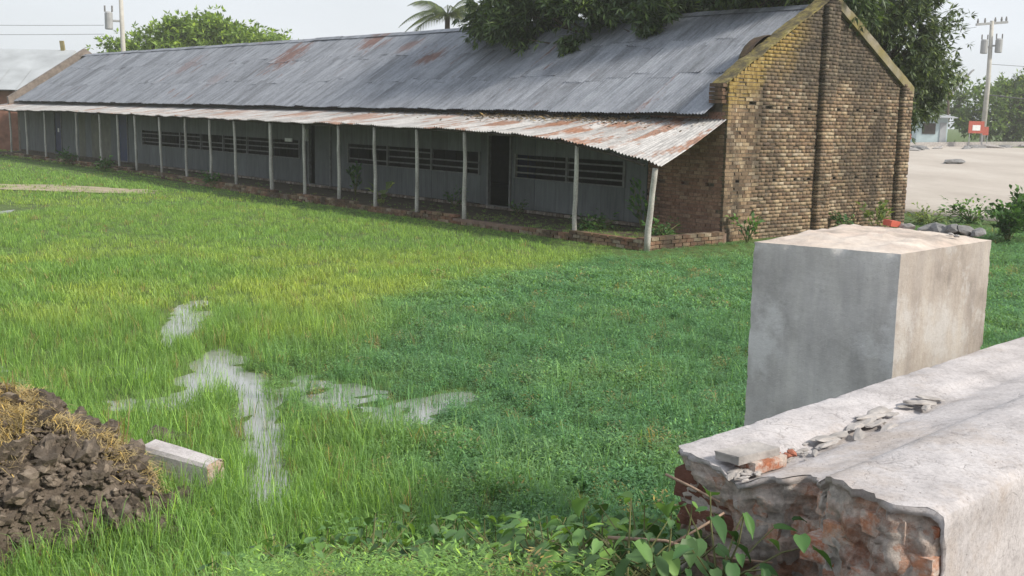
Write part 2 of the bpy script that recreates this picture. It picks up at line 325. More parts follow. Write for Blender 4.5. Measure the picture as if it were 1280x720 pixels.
M['neigh_roof'] = mat_simple('pale_tin_roof', (.36, .385, .41), .6, .2, .7, .05)
M['neigh_brick'] = mat_simple('red_brick_wall', (.30, .15, .11), .95, .3, 3, .2)
M['room'] = mat_simple('shade_dark_room', (.035, .032, .03), .95, .3, 3, .2)  # near-black base puts the shade of the room behind the openings into colour
M['floor'] = mat_simple('earth_floor', (.10, .085, .06), .95, .3, 3, .3)

# ------------------------------------------------------------------ terrain
PUD = [(-4.6, 15.9, .16, .9), (-4.35, 14.9, .20, .9), (-4.15, 14.1, .17, .7), (-3.4, 12.5, .17, .6), (-3.2, 11.9, .27, .8), (-3.15, 11.0, .24, .5),
       (-2.75, 11.4, .16, .5), (-2.5, 10.7, .10, .6), (-2.28, 10.2, .12, .6), (-2.1, 9.5, .12, .55), (-1.95, 8.9, .10, .5), (-1.82, 8.3, .14, .4), (-1.7, 8.0, .1, .2),
       (-4.2, 11.9, .4, .5), (-3.55, 10.8, .5, .5), (-5.4, 12.1, .35, .6), (-5.1, 11.4, .3, .5), (-2.0, 11.6, .35, .5), (-1.55, 11.1, .5, .8), (-1.0, 10.5, .45, .6), (-.55, 11.0, .3, .5), (-13.4, 30.2, .7, 1.0)]
def wet(x, y):
    x = np.asarray(x, float); y = np.asarray(y, float); w = np.zeros(np.broadcast(x, y).shape)
    for i, (px, py, rx, ry) in enumerate(PUD):
        k = .46 if 13 <= i <= 20 else 1.
        w = np.maximum(w, k*np.exp(-(((x-px)/rx)**2 + ((y-py)/ry)**2)*(.9 if k == 1 else .6)))
    m_ = w > .12
    if m_.any():            # ragged margins
        xb, yb = np.broadcast_arrays(x, y); n_ = vnoise_arr(xb[m_], yb[m_], 2.6, 81)*.75 + vnoise_arr(xb[m_], yb[m_], 6.0, 82)*.55
        w = w.copy(); w[m_] = np.clip(w[m_]*(1+n_), 0, 1)
    return w
def ramp_z(x, y):
    x = np.asarray(x, float); y = np.asarray(y, float)
    foot = 5.3 + 1.55*sstep(-2.6, -.6, x)
    return 1.55*np.clip((foot-y)/3.9, 0, 1)**1.08
def yard_s(x, y): return (np.asarray(x)-A0[0])*GV[0] + (np.asarray(y)-A0[1])*GV[1]
def ground_z(x, y, nz=0.):
    s = yard_s(x, y); rise = np.clip((s-9.5)*.0125, 0, .95)
    return .028 + nz - .085*wet(x, y) + ramp_z(x, y) + rise
def axis(lo, hi, f0, f1, step, far):
    a = list(np.arange(f0, f1+1e-6, step)); s = step
    while a[-1] < hi: s *= 1.18; a.append(a[-1]+s)
    s = step
    while a[0] > lo: s *= 1.18; a.insert(0, a[0]-s)
    return np.array(a)
ax = np.clip(axis(-330, 330, -8, 5, .13, 0), -330, 330); ay = np.clip(axis(-330, 330, 2.5, 18, .13, 0), -330, 330)
X, Y = np.meshgrid(ax, ay); NZ = (vnoise_arr(X, Y, 1.3, 1)*.016 + vnoise_arr(X, Y, 4, 2)*.012)*(np.abs(X) < 60)
Z = ground_z(X, Y, NZ); nx, ny = len(ax), len(ay)
idx = np.arange(nx*ny).reshape(ny, nx); q = np.stack([idx[:-1, :-1], idx[:-1, 1:], idx[1:, 1:], idx[1:, :-1]], -1).reshape(-1, 4)
g = link('field', fast_mesh('field', np.stack([X, Y, Z], -1).reshape(-1, 3), q, smooth=True), M['ground'], kind='structure')
g.data.materials.append(M['bank'])
cxs = X[:-1, :-1].ravel(); cys = Y[:-1, :-1].ravel(); g.data.polygons.foreach_set('material_index', (ramp_z(cxs, cys) > .12).astype(np.int32))
# water sheet lies in the hollows
v = [(-16, 7.2, 0), (2, 7.2, 0), (2, 33, 0), (-16, 33, 0)]
link('water', fast_mesh('water', v, [(0, 1, 2, 3)]), M['water'], kind='structure')
# yard on the right of the building
def gp(s, l): return A0 + GV*s + LV*l
ss = np.concatenate([np.linspace(11.6, 20, 8), np.linspace(23, 74, 16)]); ll = np.linspace(-140, 90, 60)
v = []
for s in ss:
    for l in ll:
        p = gp(s + (.25*vnoise(l, 0, .4, 4) if s < 12 else 0), l); v.append((p[0], p[1], float(ground_z(p[0], p[1]))+.05+.02*vnoise(p[0], p[1], .3, 5)))
ix = np.arange(len(ss)*len(ll)).reshape(len(ss), len(ll)); q = np.stack([ix[:-1, :-1], ix[1:, :-1], ix[1:, 1:], ix[:-1, 1:]], -1).reshape(-1, 4)
# front lip of the yard
n0 = len(v); v2 = [(a[0], a[1], a[2]-.3) for a in v[:len(ll)]]; v += v2
lip = [(i, i+1, n0+i+1, n0+i) for i in range(len(ll)-1)]
link('yard', fast_mesh('yard', v, np.concatenate([q, np.array(lip)])), M['yard'], kind='structure')
# dry trodden patch at the far left of the field
pv = [(-16.2, 37.8, .06)]; pf = []
for i in range(48):
    a = 2*pi*i/48; r_ = 1+.35*vnoise(cos(a)*2, sin(a)*2, 1, 8)+.2*vnoise(cos(a)*6, sin(a)*6, 1, 9); c = np.array([4.2*cos(a)*r_, 1.3*sin(a)*r_]); pv.append((-16.2+c[0]+.3*c[1], 37.8-.2*c[0]+c[1], .058))
for i in range(48): pf.append((0, 1+i, 1+(i+1) % 48))
link('path', fast_mesh('path', pv, None, pf), mat_simple('dry_trodden_earth', (.34, .29, .21), .95, .3, 2, .3), kind='structure')

# ------------------------------------------------------------------ the long building
shed = thing('school_building', 'long low brick building with rusty corrugated tin roof and open veranda', 'building', tuple(B(0, 0, 0)))
GW = 7.55; ZC = 3.62; ZA = 5.78; GA = 3.8; LEN = 50.2
def verge(gg): return ZC + (ZA-ZC)*gg/GA if gg < GA else ZA - (ZA-ZC+.0)*(gg-GA)/(GW-GA)
BRK = {}
def unit_brick(mat, kind):
    k = (mat.name, kind)
    if k not in BRK:
        vs = []; r = random.Random(len(BRK)+3)
        for z in (-.5, .5):
            for a, b in ((-.5, -.5), (.5, -.5), (.5, .5), (-.5, .5)): vs.append((a+r.uniform(-.03, .03), b, z+r.uniform(-.06, .06)))
        me = bpy.data.meshes.new('brick'); me.from_pydata(vs, [], [(3, 2, 1, 0), (4, 5, 6, 7), (0, 1, 5, 4), (1, 2, 6, 5), (2, 3, 7, 6), (3, 0, 4, 7)]); me.materials.append(mat); BRK[k] = me
    return BRK[k]
def lay_bricks(parent, bricks, mat, maxi=300):
    """bricks: (centre, u, n, len, depth, height); nearest maxi as parts of their own, the rest joined"""
    bricks.sort(key=lambda b: (b[0][0])**2 + (b[0][1])**2 + (b[0][2]-H)**2)
    for i, (c, u, n, a, d, h) in enumerate(bricks[:maxi]):
        o = bpy.data.objects.new('brick', unit_brick(mat, i % 6)); COL.objects.link(o); o.parent = parent
        un = np.array([0, 0, 1.]); R = np.array([u*a, n*d, un*h]).T
        t = random.uniform(-.012, .012)
        o.matrix_world = Matrix([[*R[0], c[0]], [*R[1], c[1]], [*R[2], c[2]], [0, 0, 0, 1]])
        o.matrix_parent_inverse = Matrix.Identity(4); o.matrix_basis = Matrix([[*R[0], c[0]], [*R[1], c[1]], [*R[2], c[2]], [0, 0, 0, 1]])
    rest = bricks[maxi:]
    if rest:
        vs = []; fs = []; n0 = 0
        T = [(-.5, -.5, -.5), (.5, -.5, -.5), (.5, .5, -.5), (-.5, .5, -.5), (-.5, -.5, .5), (.5, -.5, .5), (.5, .5, .5), (-.5, .5, .5)]
        for (c, u, n, a, d, h) in rest:
            for (x, y, z) in T: vs.append(c + u*a*(x+random.uniform(-.02, .02)) + n*d*y + np.array([0, 0, h*(z+random.uniform(-.05, .05))]))
            fs += [(n0+3, n0+2, n0+1, n0), (n0+4, n0+5, n0+6, n0+7), (n0, n0+1, n0+5, n0+4), (n0+1, n0+2, n0+6, n0+5), (n0+2, n0+3, n0+7, n0+6), (n0+3, n0, n0+4, n0+7)]; n0 += 8
        link('brickwork', fast_mesh('brickwork', vs, fs), mat, parent, kind='stuff')
def courses(u0, u1, z0, ztop, face, org, u, n, ch=.085, bl=.25, holes=(), depth=.11, clip=None):
    """rows of bricks on a face; org + u*s + z, n = outward, face = how proud"""
    out = []; z = z0; r = 0
    while z + ch*.6 < ztop:
        a = u0 + (0 if r % 2 else -bl/2) ; zc = z + ch/2; lo, hi = (u0, u1) if clip is None else clip(zc, u0, u1)
        while a < hi:
            w = bl*random.uniform(.93, 1.05) if r % 4 else bl*.55; s0 = max(a, lo); s1 = min(a+w, hi)
            if s1 - s0 > .05 and not any(s0-.02 < hx < s1 and abs(hz-zc) < ch*.5 for hx, hz in holes):
                pr = face + random.uniform(-.004, .008) - (.02 if random.random() < .06 else 0)
                c = org + u*(s0+s1)/2 + n*(pr - depth/2) + np.array([0, 0, zc])
                out.append((c, u, n, s1-s0-.014, depth, ch-.014))
            a += w
        z += ch; r += 1
    return out
def beds(u0, u1, z0, ztop, face, org, u, n, ch=.085, clip=None):
    mb = MB(); z = z0
    while z < ztop:
        lo, hi = (u0, u1) if clip is None else clip(z+ch/2, u0, u1)
        if hi - lo > .1:
            p = lambda s, nn, zz: org + u*s + n*nn + np.array([0, 0, zz])
            a, b = face-.10, face-.006
            mb.hexa([p(lo, b, z-.012), p(hi, b, z-.012), p(hi, a, z-.012), p(lo, a, z-.012), p(lo, b, z+.012), p(hi, b, z+.012), p(hi, a, z+.012), p(lo, a, z+.012)])
        z += ch
    return mb
# near gable: core, bricks, pilasters, coping
def prism(poly, l0, l1):
    n = len(poly); vs = [B(l0, a, z) for a, z in poly] + [B(l1, a, z) for a, z in poly]
    fs = [tuple(range(n)), tuple(range(2*n-1, n-1, -1))] + [(i, i+n, (i+1) % n + n, (i+1) % n) for i in range(n)]
    mb = MB(); mb.add(vs, fs); return mb
gw = prism([(.02, -.1), (GW-.02, -.1), (GW-.02, ZC), (GA, ZA), (.02, ZC)], .10, .36).build('gable_wall', M['mortar'], shed)
def gclip(zc, a, b):
    if zc < ZC-.03: return a, b
    t = (zc-ZC)/(ZA-ZC); return max(a, GA*t+.02), min(b, GW-(GW-GA)*t-.02)
hl = [(.95, 3.16), (1.55, 3.13), (2.35, 3.1), (3.15, 3.1), (4.3, 3.1), (5.2, 3.1), (5.95, 3.1), (.5, 1.36), (1.85, 1.36), (2.7, 1.36), (3.25, 1.36), (4.3, 1.36), (5.35, 1.36), (6.3, 1.36)]
ng = -LV
bk = courses(.32, 3.5, .0, ZA, 0, B(0, 0, 0), GV, ng, holes=hl, clip=gclip) + courses(4.0, 7.1, .0, ZA, 0, B(0, 0, 0), GV, ng, holes=hl, clip=gclip)
bk += courses(0, .32, .0, ZC+.15, .06, B(0, 0, 0), GV, ng, depth=.17, clip=gclip) + courses(3.5, 4.0, .0, ZA-.02, .14, B(0, 0, 0), GV, ng, depth=.24, clip=gclip) + courses(7.1, GW, .0, ZC+.2, .12, B(0, 0, 0), GV, ng, depth=.22, clip=gclip)
lay_bricks(gw, bk, M['brick_gable'], 300)
beds(.3, 7.1, .0, ZA-.1, 0, B(0, 0, 0), GV, ng, clip=gclip).build('mortar_beds', M['mortar'], gw)
for (a, b, f, zt) in ((.0, .32, .06, ZC), (3.5, 4.0, .14, ZA-.12), (7.1, GW, .12, ZC)):
    beds(a, b, 0, zt, f, B(0, 0, 0), GV, ng, clip=gclip).build('pilaster_mortar', M['mortar'], gw)
def sloped(g0, z0, g1, z1, l0, l1, th, mat, name, parent, nseg=26, jit=.025, drop=.0):
    mb = MB(); vs = []; fs = []
    for i in range(nseg+1):
        t = i/nseg; a = g0+(g1-g0)*t; z = z0+(z1-z0)*t; j = jit*vnoise(a*2.3, z, 1.7, 11)
        vs += [B(l0+j*.4, a, z-drop+j*.5), B(l1, a, z-drop), B(l1, a, z+th+j), B(l0, a, z+th+j*1.2)]
    for i in range(nseg):
        for k in range(4): fs.append((i*4+k, i*4+(k+1) % 4, i*4+4+(k+1) % 4, i*4+4+k))
    fs += [(3, 2, 1, 0), tuple(nseg*4+k for k in range(4))]; mb.add(vs, fs); return mb.build(name, mat, parent)
sloped(-.04, ZC-.03, GA, ZA-.0, -.025, .40, .045, M['moss_coping'], 'coping', gw, nseg=60, jit=.055)
sloped(GA+.02, ZA, GW+.05, ZC+.02, -.10, .40, .10, M['coping'], 'coping', gw, drop=.16)
# shoulder of stepped bricks at the eave, on the veranda side
sh = []
for i in range(5):
    z = 3.16 + i*.09
    sh.append((B(.18+.02*(i % 2), -.04, z+.045), LV, -GV, .40-.03*(i % 2), .22, .078))
lay_bricks(gw, sh, M['brick_kerb'], 20)
# corner stones below: front bay in brick
fb = prism([(.10, -.05), (.30, -.05), (.30, 3.15), (.10, 3.1)], .05, 2.32).build('front_bay_wall', M['mortar_red'], shed)
fh = [(.45, 1.30), (1.2, 1.31), (1.9, 1.30)]
lay_bricks(fb, courses(.0, 2.3, .0, 2.95, 0, B(0, 0, 0), LV, -GV, holes=fh), M['brick_red'], 300)
beds(.0, 2.3, .0, 2.95, 0, B(0, 0, 0), LV, -GV).build('mortar_beds', M['mortar_red'], fb)
# far gable, back wall, floor
fg = prism([(0, -.2), (GW, -.2), (GW, 3.35), (GA, 5.98), (-.55, 3.12), (-.5, 2.7), (0, 2.6)], LEN, LEN+.3).build('far_gable_wall', mat_simple('far_grey_brick', (.20, .17, .15), .95, .35, 4, .4), shed)
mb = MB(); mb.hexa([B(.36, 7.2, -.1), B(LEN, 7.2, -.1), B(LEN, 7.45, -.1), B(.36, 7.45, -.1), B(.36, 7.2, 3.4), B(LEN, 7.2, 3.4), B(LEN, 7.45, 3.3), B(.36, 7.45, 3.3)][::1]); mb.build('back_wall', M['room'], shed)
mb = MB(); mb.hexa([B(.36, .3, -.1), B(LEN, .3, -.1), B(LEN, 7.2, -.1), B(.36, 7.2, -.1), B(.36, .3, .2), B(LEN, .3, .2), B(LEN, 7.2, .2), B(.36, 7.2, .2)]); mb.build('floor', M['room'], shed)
# ---- corrugated sheets
def sheet_mesh(name, width, length, curl, seed, pitch=.1, amp=.020):
    r = random.Random(seed); nu = int(width/pitch*4); nv = 4; vs = []; fs = []
    for j in range(nv+1):
        for i in range(nu+1):
            x = width*i/nu; y = length*j/nv; z = amp*sin(2*pi*x/pitch) + .012*mnoise.noise(Vector((x*2, y*1.5, seed)))
            if j == nv: z += curl[0]*(1-i/nu)**2 + curl[1]*(i/nu)**2
            if j == nv-1: z += .18*(curl[0]*(1-i/nu)**2 + curl[1]*(i/nu)**2)
            vs.append((x, y + (.012*mnoise.noise(Vector((x*5, seed, 1))) if j == nv else 0), z))
    for j in range(nv):
        for i in range(nu): a = j*(nu+1)+i; fs.append((a, a+1, a+nu+2, a+nu+1))
    return fast_mesh(name, vs, fs, smooth=True)
roof = MB(); roof.hexa([B(.3, GA-.05, 5.50), B(LEN, GA-.05, 5.50), B(LEN, GA+.05, 5.50), B(.3, GA+.05, 5.50), B(.3, GA-.05, 5.56), B(LEN, GA-.05, 5.56), B(LEN, GA+.05, 5.56), B(.3, GA+.05, 5.56)])
roof = roof.build('roof', M['wood_dark'], shed)
GE, ZE, ZR = -.40, 2.90, 5.58
dn = np.array([0, 0, 0.]) + (B(0, GE, ZE) - B(0, GA, ZR)); SL = float(np.linalg.norm(dn)); dn /= SL
nrm = np.cross(LV, dn)
protos = {}
STEP = .735; ncol = int((LEN-.28)/STEP)
for c in range(ncol):
    l0 = .28 + c*STEP; cut1 = 1.7 + random.uniform(-.22, .22); cut2 = 3.35 + random.uniform(-.22, .22)
    for row, (a, b) in enumerate(((0, cut1), (cut1-.15, cut2), (cut2-.15, SL+random.uniform(-.03, .04)))):
        key = random.randrange(8)
        if key not in protos:
            cl = [(0, .012), (.01, .0), (.02, .0), (.0, .02), (.03, .01), (.0, .0), (.01, .01), (.0, .035)][key]
            protos[key] = sheet_mesh('roof_sheet', .80, 1.0, cl, 50+key)
        if l0 + .8 > LEN + .2: continue
        o = link('roof_sheet', protos[key], M['roof_tin']); o.parent = roof
        lift = .010*(2-row)+.005*(c % 2)+random.uniform(0, .004)
        p = B(l0, GA, ZR) + dn*a + nrm*(lift+.02); ey = dn*(b-a) + nrm*(-.012 if row < 2 else 0); t = random.uniform(-.008, .008); ex = LV + dn*t
        mt = Matrix([[ex[0], ey[0], nrm[0], p[0]], [ex[1], ey[1], nrm[1], p[1]], [ex[2], ey[2], nrm[2], p[2]], [0, 0, 0, 1]])
        o.matrix_parent_inverse = Matrix.Identity(4); o.matrix_basis = mt
# ridge cap in lengths, and back slope
for c in range(25):
    l0 = .3 + c*2; l1 = min(l0+2.06, LEN); mb = MB(); z = ZR+.075+.012*(c % 2)+.02*vnoise(c, 3, .37, 3)
    mb.add([B(l0, GA-.22, z-.125), B(l1, GA-.22, z-.125), B(l1, GA, z), B(l0, GA, z), B(l1, GA+.22, z-.125), B(l0, GA+.22, z-.125)], [(0, 1, 2, 3), (3, 2, 4, 5)]); mb.build('ridge_cap', M['roof_tin'], roof)
mb = MB(); mb.add([B(.3, GA, ZR), B(LEN, GA, ZR), B(LEN, 8.0, 2.95), B(.3, 8.0, 2.95)], [(0, 1, 2, 3)]); mb.build('back_slope', M['roof_tin'], roof)
# rafters' fascia under the eave
mb = MB(); mb.hexa([B(.4, -.18, 2.86), B(LEN, -.18, 2.86), B(LEN, -.12, 2.86), B(.4, -.12, 2.86), B(.4, -.18, 2.99), B(LEN, -.18, 2.99), B(LEN, -.12, 2.99), B(.4, -.12, 2.99)]); mb.build('eave_board', M['wood_dark'], roof)
# rounded lump of old brick on the roof against the gable
lump = MB(); vs = []; fs = []
for j in range(6):
    for i in range(13):
        a = pi*i/12; rr = .66*(1-.10*(j == 5))*(1+.06*vnoise(i, j, .8, 5)); p = B(.36+.07*j, 1.75, 0) + (-dn)*(cos(a)*rr) + nrm*(sin(a)*rr*.62); base = 3.15+(5.58-3.15)*(1.75/3.8)+.02
        vs.append(p + np.array([0, 0, base]))
for j in range(5):
    for i in range(12): fs.append((j*13+i, j*13+i+1, j*13+14+i, j*13+13+i))
fs.append(tuple(range(65, 78))); lump.add(vs, fs); lump.build('brick_lump', M['brick_kerb'], roof, smooth=False)
# ---- veranda roof
def gpost(l): return -2.72 + .87*float(sstep(14, 32, l))
ZF = [(-.4, 1.80), (.1, 1.95), (2.1, 2.235), (3.9, 2.36), (5.7, 2.405), (9, 2.43), (18, 2.43), (28, 2.46), (38, 2.50), (44, 2.42), (47, 2.47), (52, 2.44)]
def zfront(l): return float(np.interp(l, [a for a, b in ZF], [b for a, b in ZF])) + .022*vnoise(l, 0, .45, 21)
vr = MB()
for l in np.arange(.2, LEN, 2.4):
    p0 = B(l, .05, 2.72); p1 = B(l, gpost(l)-.02, zfront(l)-.07); vr.tube([p0, (p0+p1)/2, p1], .035, 5)
vr = vr.build('veranda_rafters', M['wood_dark'], shed)
vroof = MB(); pts = [B(l, gpost(l)+.0, zfront(l)-.045) for l in np.arange(-.15, LEN, .8)]; vroof.tube(pts, .035, 6); vroof = vroof.build('veranda_roof', M['wood_dark'], shed)
c = 0; l0 = -.30
while l0 < LEN+.6:
    l1 = l0+.80; vs = []; fs = []; nu, nv = 40, 6; lift = .008*(c % 2) + random.uniform(0, .01); gtop = .06; sk = random.uniform(-.05, .05); ext = random.uniform(-.05, .06); cl = random.choice((0, 0, .02, .05))
    for j in range(nv+1):
        t = j/nv
        for i in range(nu+1):
            l = l0 + .8*i/nu; le = l + (.28*(1-t) - .46*t)*max(0, 1-c/7) + sk*t*(c > 0)
            gf = gpost(l) - .20 - ext; zf = zfront(l-.0) - .012; zt = 2.815 + .01*vnoise(l, 1, .3, 9)
            z = zt + (zf-zt)*t + .019*sin(2*pi*i*.8/nu/.1) + lift - .035*sin(pi*t)*(1+.5*vnoise(l, 5, .5, 2)) + (cl*(i/nu)**3 if j == nv else 0) + .03*vnoise(l*1.3, t*3, 1, 7)*t
            vs.append(B(le, gtop+(gf-gtop)*t, z))
    for j in range(nv):
        for i in range(nu): a = j*(nu+1)+i; fs.append((a, a+1, a+nu+2, a+nu+1))
    link('veranda_sheet', fast_mesh('veranda_sheet', vs, fs, smooth=True), M['veranda_tin'], vroof)
    l0 += .735; c += 1
# ---- posts
POST = [(-.30, 1, .25), (1.95, 0, 0), (6.0, 0, .03), (8.05, 0, .03), (10.05, 0, .05), (11.95, 0, .07), (13.95, 0, .06), (16.1, 1, .07), (18.8, 0, .08), (21.0, 0, .05), (23.4, 0, .06), (26.1, 0, .1), (28.95, 0, .05), (30.95, 0, .05), (33, 0, .08), (35.9, 0, .07), (40.2, 0, .09), (43.0, 0, .1), (45.6, 0, .08), (48.4, 0, .06)]
for i, (l, thick, lean) in enumerate(POST):
    mb = MB(); g0 = gpost(l); zt = zfront(max(l, -.25))-.06; pts = []; rad = []
    if i == 0: lt, gt = -.50, -2.80
    else: lt, gt = l+lean*1.2, g0
    for k in range(8):
        t = k/7; pts.append(B(l+(lt-l)*t+.025*vnoise(k, i, .6, 31), g0+(gt-g0)*t+.025*vnoise(k, i, .6, 32), .02+(zt-.02)*t)); rad.append((.070 if thick else .056)*(1-.18*t)*(1+.12*vnoise(k, i*3, 1, 33)))
    mb.tube(pts, rad, 8); mb.build('post', M['post'], shed, smooth=True)
# ---- veranda floor, kerb bricks
mb = MB(); vs = []; 
for l in np.linspace(-.1, LEN, 60):
    vs += [B(l, gpost(l)+.05, .10), B(l, .2, .13)]
fs = [(2*i, 2*i+1, 2*i+3, 2*i+2) for i in range(59)]; mb.add(vs, fs); mb.build('veranda_floor', M['floor'], shed)
kb = MB(); vs = []; fs = []
lsx = np.linspace(-.22, LEN+.4, 80)
for l in lsx:
    gg = gpost(l); vs += [B(l, gg-.09, -.1), B(l, gg+.10, -.1), B(l, gg+.10, .17), B(l, gg-.09, .17)]
for i in range(79):
    for k in range(4): fs.append((i*4+k, i*4+4+k, i*4+4+(k+1) % 4, i*4+(k+1) % 4))
kb.add(vs, fs); kerb = kb.build('veranda_kerb', M['mortar_red'], shed)
def kerb_run():
    out = []
    for r in range(3):
        l = -.25 + (.12 if r % 2 else 0)
        while l < LEN:
            if not (r == 2 and (vnoise(l, 0, .5, 41) > .12)) and not (3.4 < l < 6.2 and r > 0):
                gg = gpost(l); c = B(l+.12, gg-.03+random.uniform(-.012, .012), .04+r*.078+.03)
                out.append((c, LV, -GV, random.uniform(.21, .235), .19, .068))
            l += .25
    return out
lay_bricks(kerb, kerb_run(), M['brick_kerb'], 300)
ke = MB(); p = lambda gg, l, z: B(l, gg, z)
ke.hexa([p(-2.6, -.24, -.1), p(-.05, -.24, -.1), p(-.05, -.06, -.1), p(-2.6, -.06, -.1), p(-2.6, -.24, .26), p(-.05, -.24, .26), p(-.05, -.06, .26), p(-2.6, -.06, .26)])
ke = ke.build('end_kerb', M['mortar_red'], shed)
lay_bricks(ke, courses(-2.8, -.15, -.03, .30, .275, B(0, 0, 0), GV, -LV, ch=.083, depth=.22), M['brick_kerb'], 200)
# ---- front wall: panels, windows, doors
wall = MB(); wall.hexa([B(2.32, .04, -.05), B(LEN, .04, -.05), B(LEN, .24, -.05), B(2.32, .24, -.05), B(2.32, .04, .24), B(LEN, .04, .24), B(LEN, .24, .24), B(2.32, .24, .24)])
wall = wall.build('front_wall', M['mortar'], shed)
pl = []
for l in np.arange(2.4, 32, .135):
    pl.append((B(l, -.02+random.uniform(-.012, .012), .205), LV, -GV, .115, .14, .07))
lay_bricks(wall, pl, M['brick_pale'], 220)
DOORS = [(7.46, 8.41, 0), (16.95, 18.35, 1), (34.65, 35.85, 2), (43.4, 44.4, 3)]
WINS = [(3.05, 7.28), (8.8, 15.85), (19.0, 33.0)]
def inside(a, b, arr): return any(a < y-.02 and b > x+.02 for x, y, *_ in arr)
TINM = {}
def tin_panel(l0, l1, z0, z1, mat):
    w = l1-l0; nu = max(4, int(w/.025)); vs = []; fs = []
    for z in (z0, z1):
        for i in range(nu+1):
            l = l0+w*i/nu; vs.append(B(l, .0 + .006*sin(2*pi*l/.10)+.004*vnoise(l, z, 1.3, 51), z))
    for i in range(nu): fs.append((i, nu+1+i, nu+2+i, i+1))
    link('tin_panel', fast_mesh('tin_panel', vs, fs, smooth=True), mat, wall)
l = 2.32
cuts = sorted(set([2.32, LEN-.05] + [a for d in DOORS for a in d[:2]] + [a for w in WINS for a in w]))
for a, b in zip(cuts[:-1], cuts[1:]):
    if inside(a, b, DOORS):
        continue
    n = max(1, round((b-a)/.82)); w = (b-a)/n
    for i in range(n):
        x0, x1 = a+i*w+.004, a+(i+1)*w-.004
        mt = M['wall_tin_tan'] if 36 < x0 < 43.4 and random.random() < .6 else M['wall_tin']
        if inside(a, b, WINS):
            tin_panel(x0, x1, .25+random.uniform(-.01, .015), 1.09+random.uniform(-.01, .02), mt); tin_panel(x0, x1, 1.72, 3.12, mt)
        else: tin_panel(x0, x1, .25, 3.12, mt)
def lbox(l0, l1, g0, g1, z0, z1):
    mb = MB(); mb.hexa([B(l0, g0, z0), B(l0, g1, z0), B(l1, g1, z0), B(l1, g0, z0), B(l0, g0, z1), B(l0, g1, z1), B(l1, g1, z1), B(l1, g0, z1)]); return mb
for (a, b) in WINS:
    win = lbox(a, b, -.03, .05, 1.075, 1.105).build('window_frame', M['wood_grey'], wall)
    n = max(2, round((b-a)/2.05)); w = (b-a)/n
    for i in range(n+1):
        x = min(max(a+i*w, a+.03), b-.03); lbox(x-.035, x+.035, -.035, .04, 1.105, 1.74).build('window_mullion', M['wood_grey'], win)
    for i in range(n):
        for k, z in enumerate((1.24, 1.42, 1.60)):
            if (i+k*2+int(a)) % 7 == 5 and a > 8: continue           # a missing slat here and there
            t = random.uniform(-.015, .015)
            mb = MB(); x0, x1 = a+i*w+.035, a+(i+1)*w-.035
            mb.hexa([B(x0, -.02, z-.022), B(x0, .0, z-.022), B(x1, .0, z-.022+t), B(x1, -.02, z-.022+t), B(x0, -.02, z+.022), B(x0, .0, z+.022), B(x1, .0, z+.022+t), B(x1, -.02, z+.022+t)])
            mb.build('window_slat', M['wood_grey'], win)
        for k in range(1, 4):
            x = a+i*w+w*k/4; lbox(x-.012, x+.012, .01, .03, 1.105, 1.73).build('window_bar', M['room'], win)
for (a, b, kind) in DOORS:
    fr = lbox(a-.05, a+.02, -.04, .06, .24, 2.35)
    fr.hexa([B(b-.02, -.04, .24), B(b-.02, .06, .24), B(b+.05, .06, .24), B(b+.05, -.04, .24), B(b-.02, -.04, 2.35), B(b-.02, .06, 2.35), B(b+.05, .06, 2.35), B(b+.05, -.04, 2.35)])
    fr.hexa([B(a-.05, -.038, 2.35), B(a-.05, .058, 2.35), B(b+.05, .058, 2.35), B(b+.05, -.038, 2.35), B(a-.05, -.038, 2.42), B(a-.05, .058, 2.42), B(b+.05, .058, 2.42), B(b+.05, -.038, 2.42)])
    fr.hexa([B(a-.06, -.06, .22), B(a-.06, .1, .22), B(b+.06, .1, .22), B(b+.06, -.06, .22), B(a-.06, -.06, .26), B(a-.06, .1, .26), B(b+.06, .1, .26), B(b+.06, -.06, .26)])
    fr = fr.build('door_frame', M['wood_grey'], wall)
    tin_panel(a-.05, b+.05, 2.42, 3.12, M['wall_tin'])
    if kind == 0: lbox(a+.03, a+.07, .08, .95, .27, 2.34).build('door_leaf', M['door'], fr)
    elif kind == 1:
        lf = lbox(a+.02, a+1.05, .0, .035, .27, 2.34).build('door_leaf', M['wall_tin'], fr)
    else: lbox(a+.02, b-.02, .02, .06, .27, 2.34).build('door_leaf', M['door'], fr)
    if kind == 3: lbox(a+.42, a+.60, -.0, .018, 1.35, 1.55).build('padlock_plate', M['white'], fr)
# inner room beyond the openings is closed by back wall, gables and roof

# ------------------------------------------------------------------ objects at the wall
mbx = thing('meter_box', 'small white electric meter box with pipe beside the second doorway', 'meter box', tuple(B(18.45, -.08, 1.9)))
lbox(18.36, 18.54, -.14, -.03, 1.72, 2.14).build('case', M['white'], mbx)
lbox(18.40, 18.50, -.15, -.14, 1.95, 2.08).build('dial', M['steel'], mbx)
mb = MB(); mb.tube([B(18.45, -.08, 1.72), B(18.45, -.08, .9), B(18.45, -.06, .3)], .02, 6); mb.build('conduit', M['wire'], mbx)
nb = lbox(19.5, 20.0, -.06, -.03, 1.66, 1.78).build('notice_plate', M['white']); tag(nb, 'small white plate fixed on the window slats left of the meter box', 'plate')

